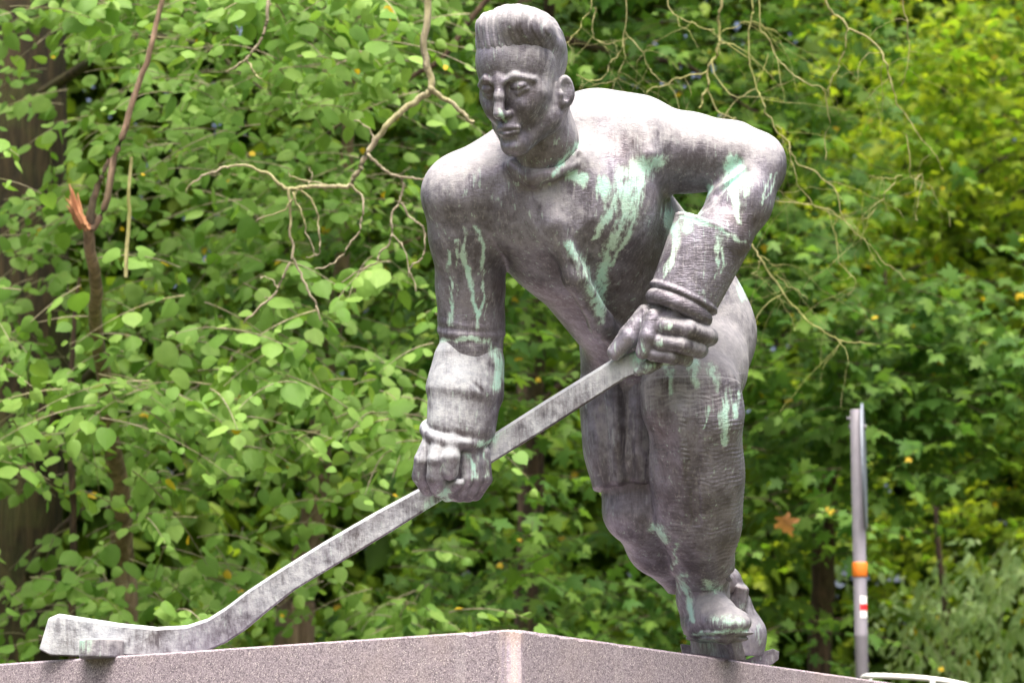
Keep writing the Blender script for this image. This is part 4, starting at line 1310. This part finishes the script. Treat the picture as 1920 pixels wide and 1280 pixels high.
def lathe(name, rings, base, mat, parent, axis=None, sides=24, cap=True):
    """rings: (height, radius) up from base"""
    ax = Vector(axis or (0, 0, 1)).normalized()
    u = ax.orthogonal().normalized(); w = ax.cross(u)
    V, Fs = [], []
    for h, r in rings:
        for i in range(sides):
            a = 2 * math.pi * i / sides
            V.append(base + ax * h + (u * math.cos(a) + w * math.sin(a)) * r)
    for k in range(len(rings) - 1):
        for i in range(sides):
            j = (i + 1) % sides
            Fs.append((k * sides + i, k * sides + j, (k + 1) * sides + j, (k + 1) * sides + i))
    if cap:
        Fs.append(tuple(range(sides))[::-1]); Fs.append(tuple((len(rings) - 1) * sides + i for i in range(sides)))
    o = mesh_obj(name, V, Fs, mat, parent)
    for p in o.data.polygons:
        if len(p.vertices) > 4: p.use_smooth = False
    return o

PD = 12.6
pt, pbm = W(1606, 768, PD), W(1611, 1262, PD)
foot = Vector((pbm.x, pbm.y, 0)); pax = (pt - pbm).normalized()
PR = .5 * 24.5 * PD / F
L0 = (pt - foot).length
post = empty('sign_post', foot)
tag(post, 'slim grey steel post carrying a round sign seen edge-on', 'sign post')
pdir = (pt - foot).normalized()
hgt = lambda py: (W(1608, py, PD) - foot).dot(pdir)
lathe('pole', [(0, PR), (hgt(1197), PR), (hgt(1195), PR * 1.05), (hgt(1188), PR * 1.05), (hgt(1186), PR), (L0 - .004, PR), (L0, PR * .9)], foot, M_POST, post, pdir)
lathe('band', [(hgt(1083), PR * 1.06), (hgt(1081), PR * 1.16), (hgt(1058), PR * 1.16), (hgt(1055), PR * 1.06)], foot, M_BAND, post, pdir)
# round sign, turned almost edge-on, clamped to the back of the post
sc = W(1620, 874, PD - .02)
sn = Vector((.987, -.155, .0)).normalized()
SR = .5 * 236 * PD / F
sg = lathe('sign', [(-.005, SR), (.005, SR)], sc, M_SIGN, post, sn, 48)
for p_ in sg.data.polygons: p_.use_smooth = False
lathe('clamp', [(-.02, .012), (.06, .012)], W(1600, 800, PD - .0), M_POST, post, (1, 0, 0), 10)
lathe('bolt', [(0, .007), (.03, .007)], W(1588, 784, PD), M_POST, post, (1, 0, 0), 8)
# painted trail mark wrapped on the tube: white, red, white
def patch(name, y0, y1, mat, lift, mark):
    a0, a1 = rad(-100), rad(-28)
    V, Fs = [], []
    ux = Vector((1, 0, 0)); uy = Vector((0, 1, 0))
    for h in (hgt(y1), hgt(y0)):
        for i in range(9):
            a = a0 + (a1 - a0) * i / 8
            V.append(foot + pdir * h + (ux * math.cos(a) + uy * math.sin(a)) * (PR + lift))
    for i in range(8): Fs.append((i, i + 1, 10 + i, 9 + i))
    return mesh_obj(name, V, Fs, mat, mark)
m0 = patch('trail_mark', 1119, 1160, M_WHITE, .0012, post)
st_ = patch('red_stripe', 1134, 1146, M_RED, .0024, m0)
st_.matrix_parent_inverse = Matrix.Identity(4)

# white tube rail at the right
RD = 9.6
rail = empty('white_rail', Vector((W(1700, 1264, RD).x, W(1700, 1264, RD).y, 0)))
tag(rail, 'white painted tube rail just behind the plinth edge', 'railing')
rp = [W(1618, 1280, RD + .6), W(1624, 1267, RD), W(1690, 1268, RD), W(1745, 1272, RD), W(1790, 1279, RD), W(1830, 1289, RD), W(1880, 1305, RD)]
tubes('top_rail', [spline([(p.x, p.y, p.z, .0095) for p in rp], 40)], M_WHITE, rail, 10)
for px in (1630, 1748):
    p = W(px, 1270, RD)
    tubes('rail_post', [np.array([(p.x, p.y, 0, .011), (p.x, p.y, p.z, .011)])], M_WHITE, rail, 10)

# withered leaves caught in the branches
M_DRY = leaf_material('withered_leaf', (.30, .13, .05), (.48, .24, .10), .3)
p = W(1466, 968, 14.2)
wl = empty('withered_leaf', p)
tag(wl, 'single withered orange maple leaf beside the shin', 'leaf')
V, Fs = MAPLE
V = V.copy(); V[:, 2] -= .55 * V[:, 0] ** 2 + .35 * V[:, 1] ** 2; V += RNG.normal(0, .025, V.shape)
fr = frames(np.array([[.35, .1, -1.0]]), np.array([[-.5, -1, .2]]))
me = leaves_mesh('blade', (V, Fs), np.array([p[:]]), fr, np.array([.125]), np.array([.4])); me.materials.append(M_DRY)
link(bpy.data.objects.new('blade', me), wl)
tubes('stalk', [spline([(*p, .0015), (p.x - .02, p.y, p.z + .05, .0016), (p.x - .07, p.y + .05, p.z + .10, .002), (p.x - .2, p.y + .2, p.z + .13, .003)], 10)], BARK2, wl, 5)
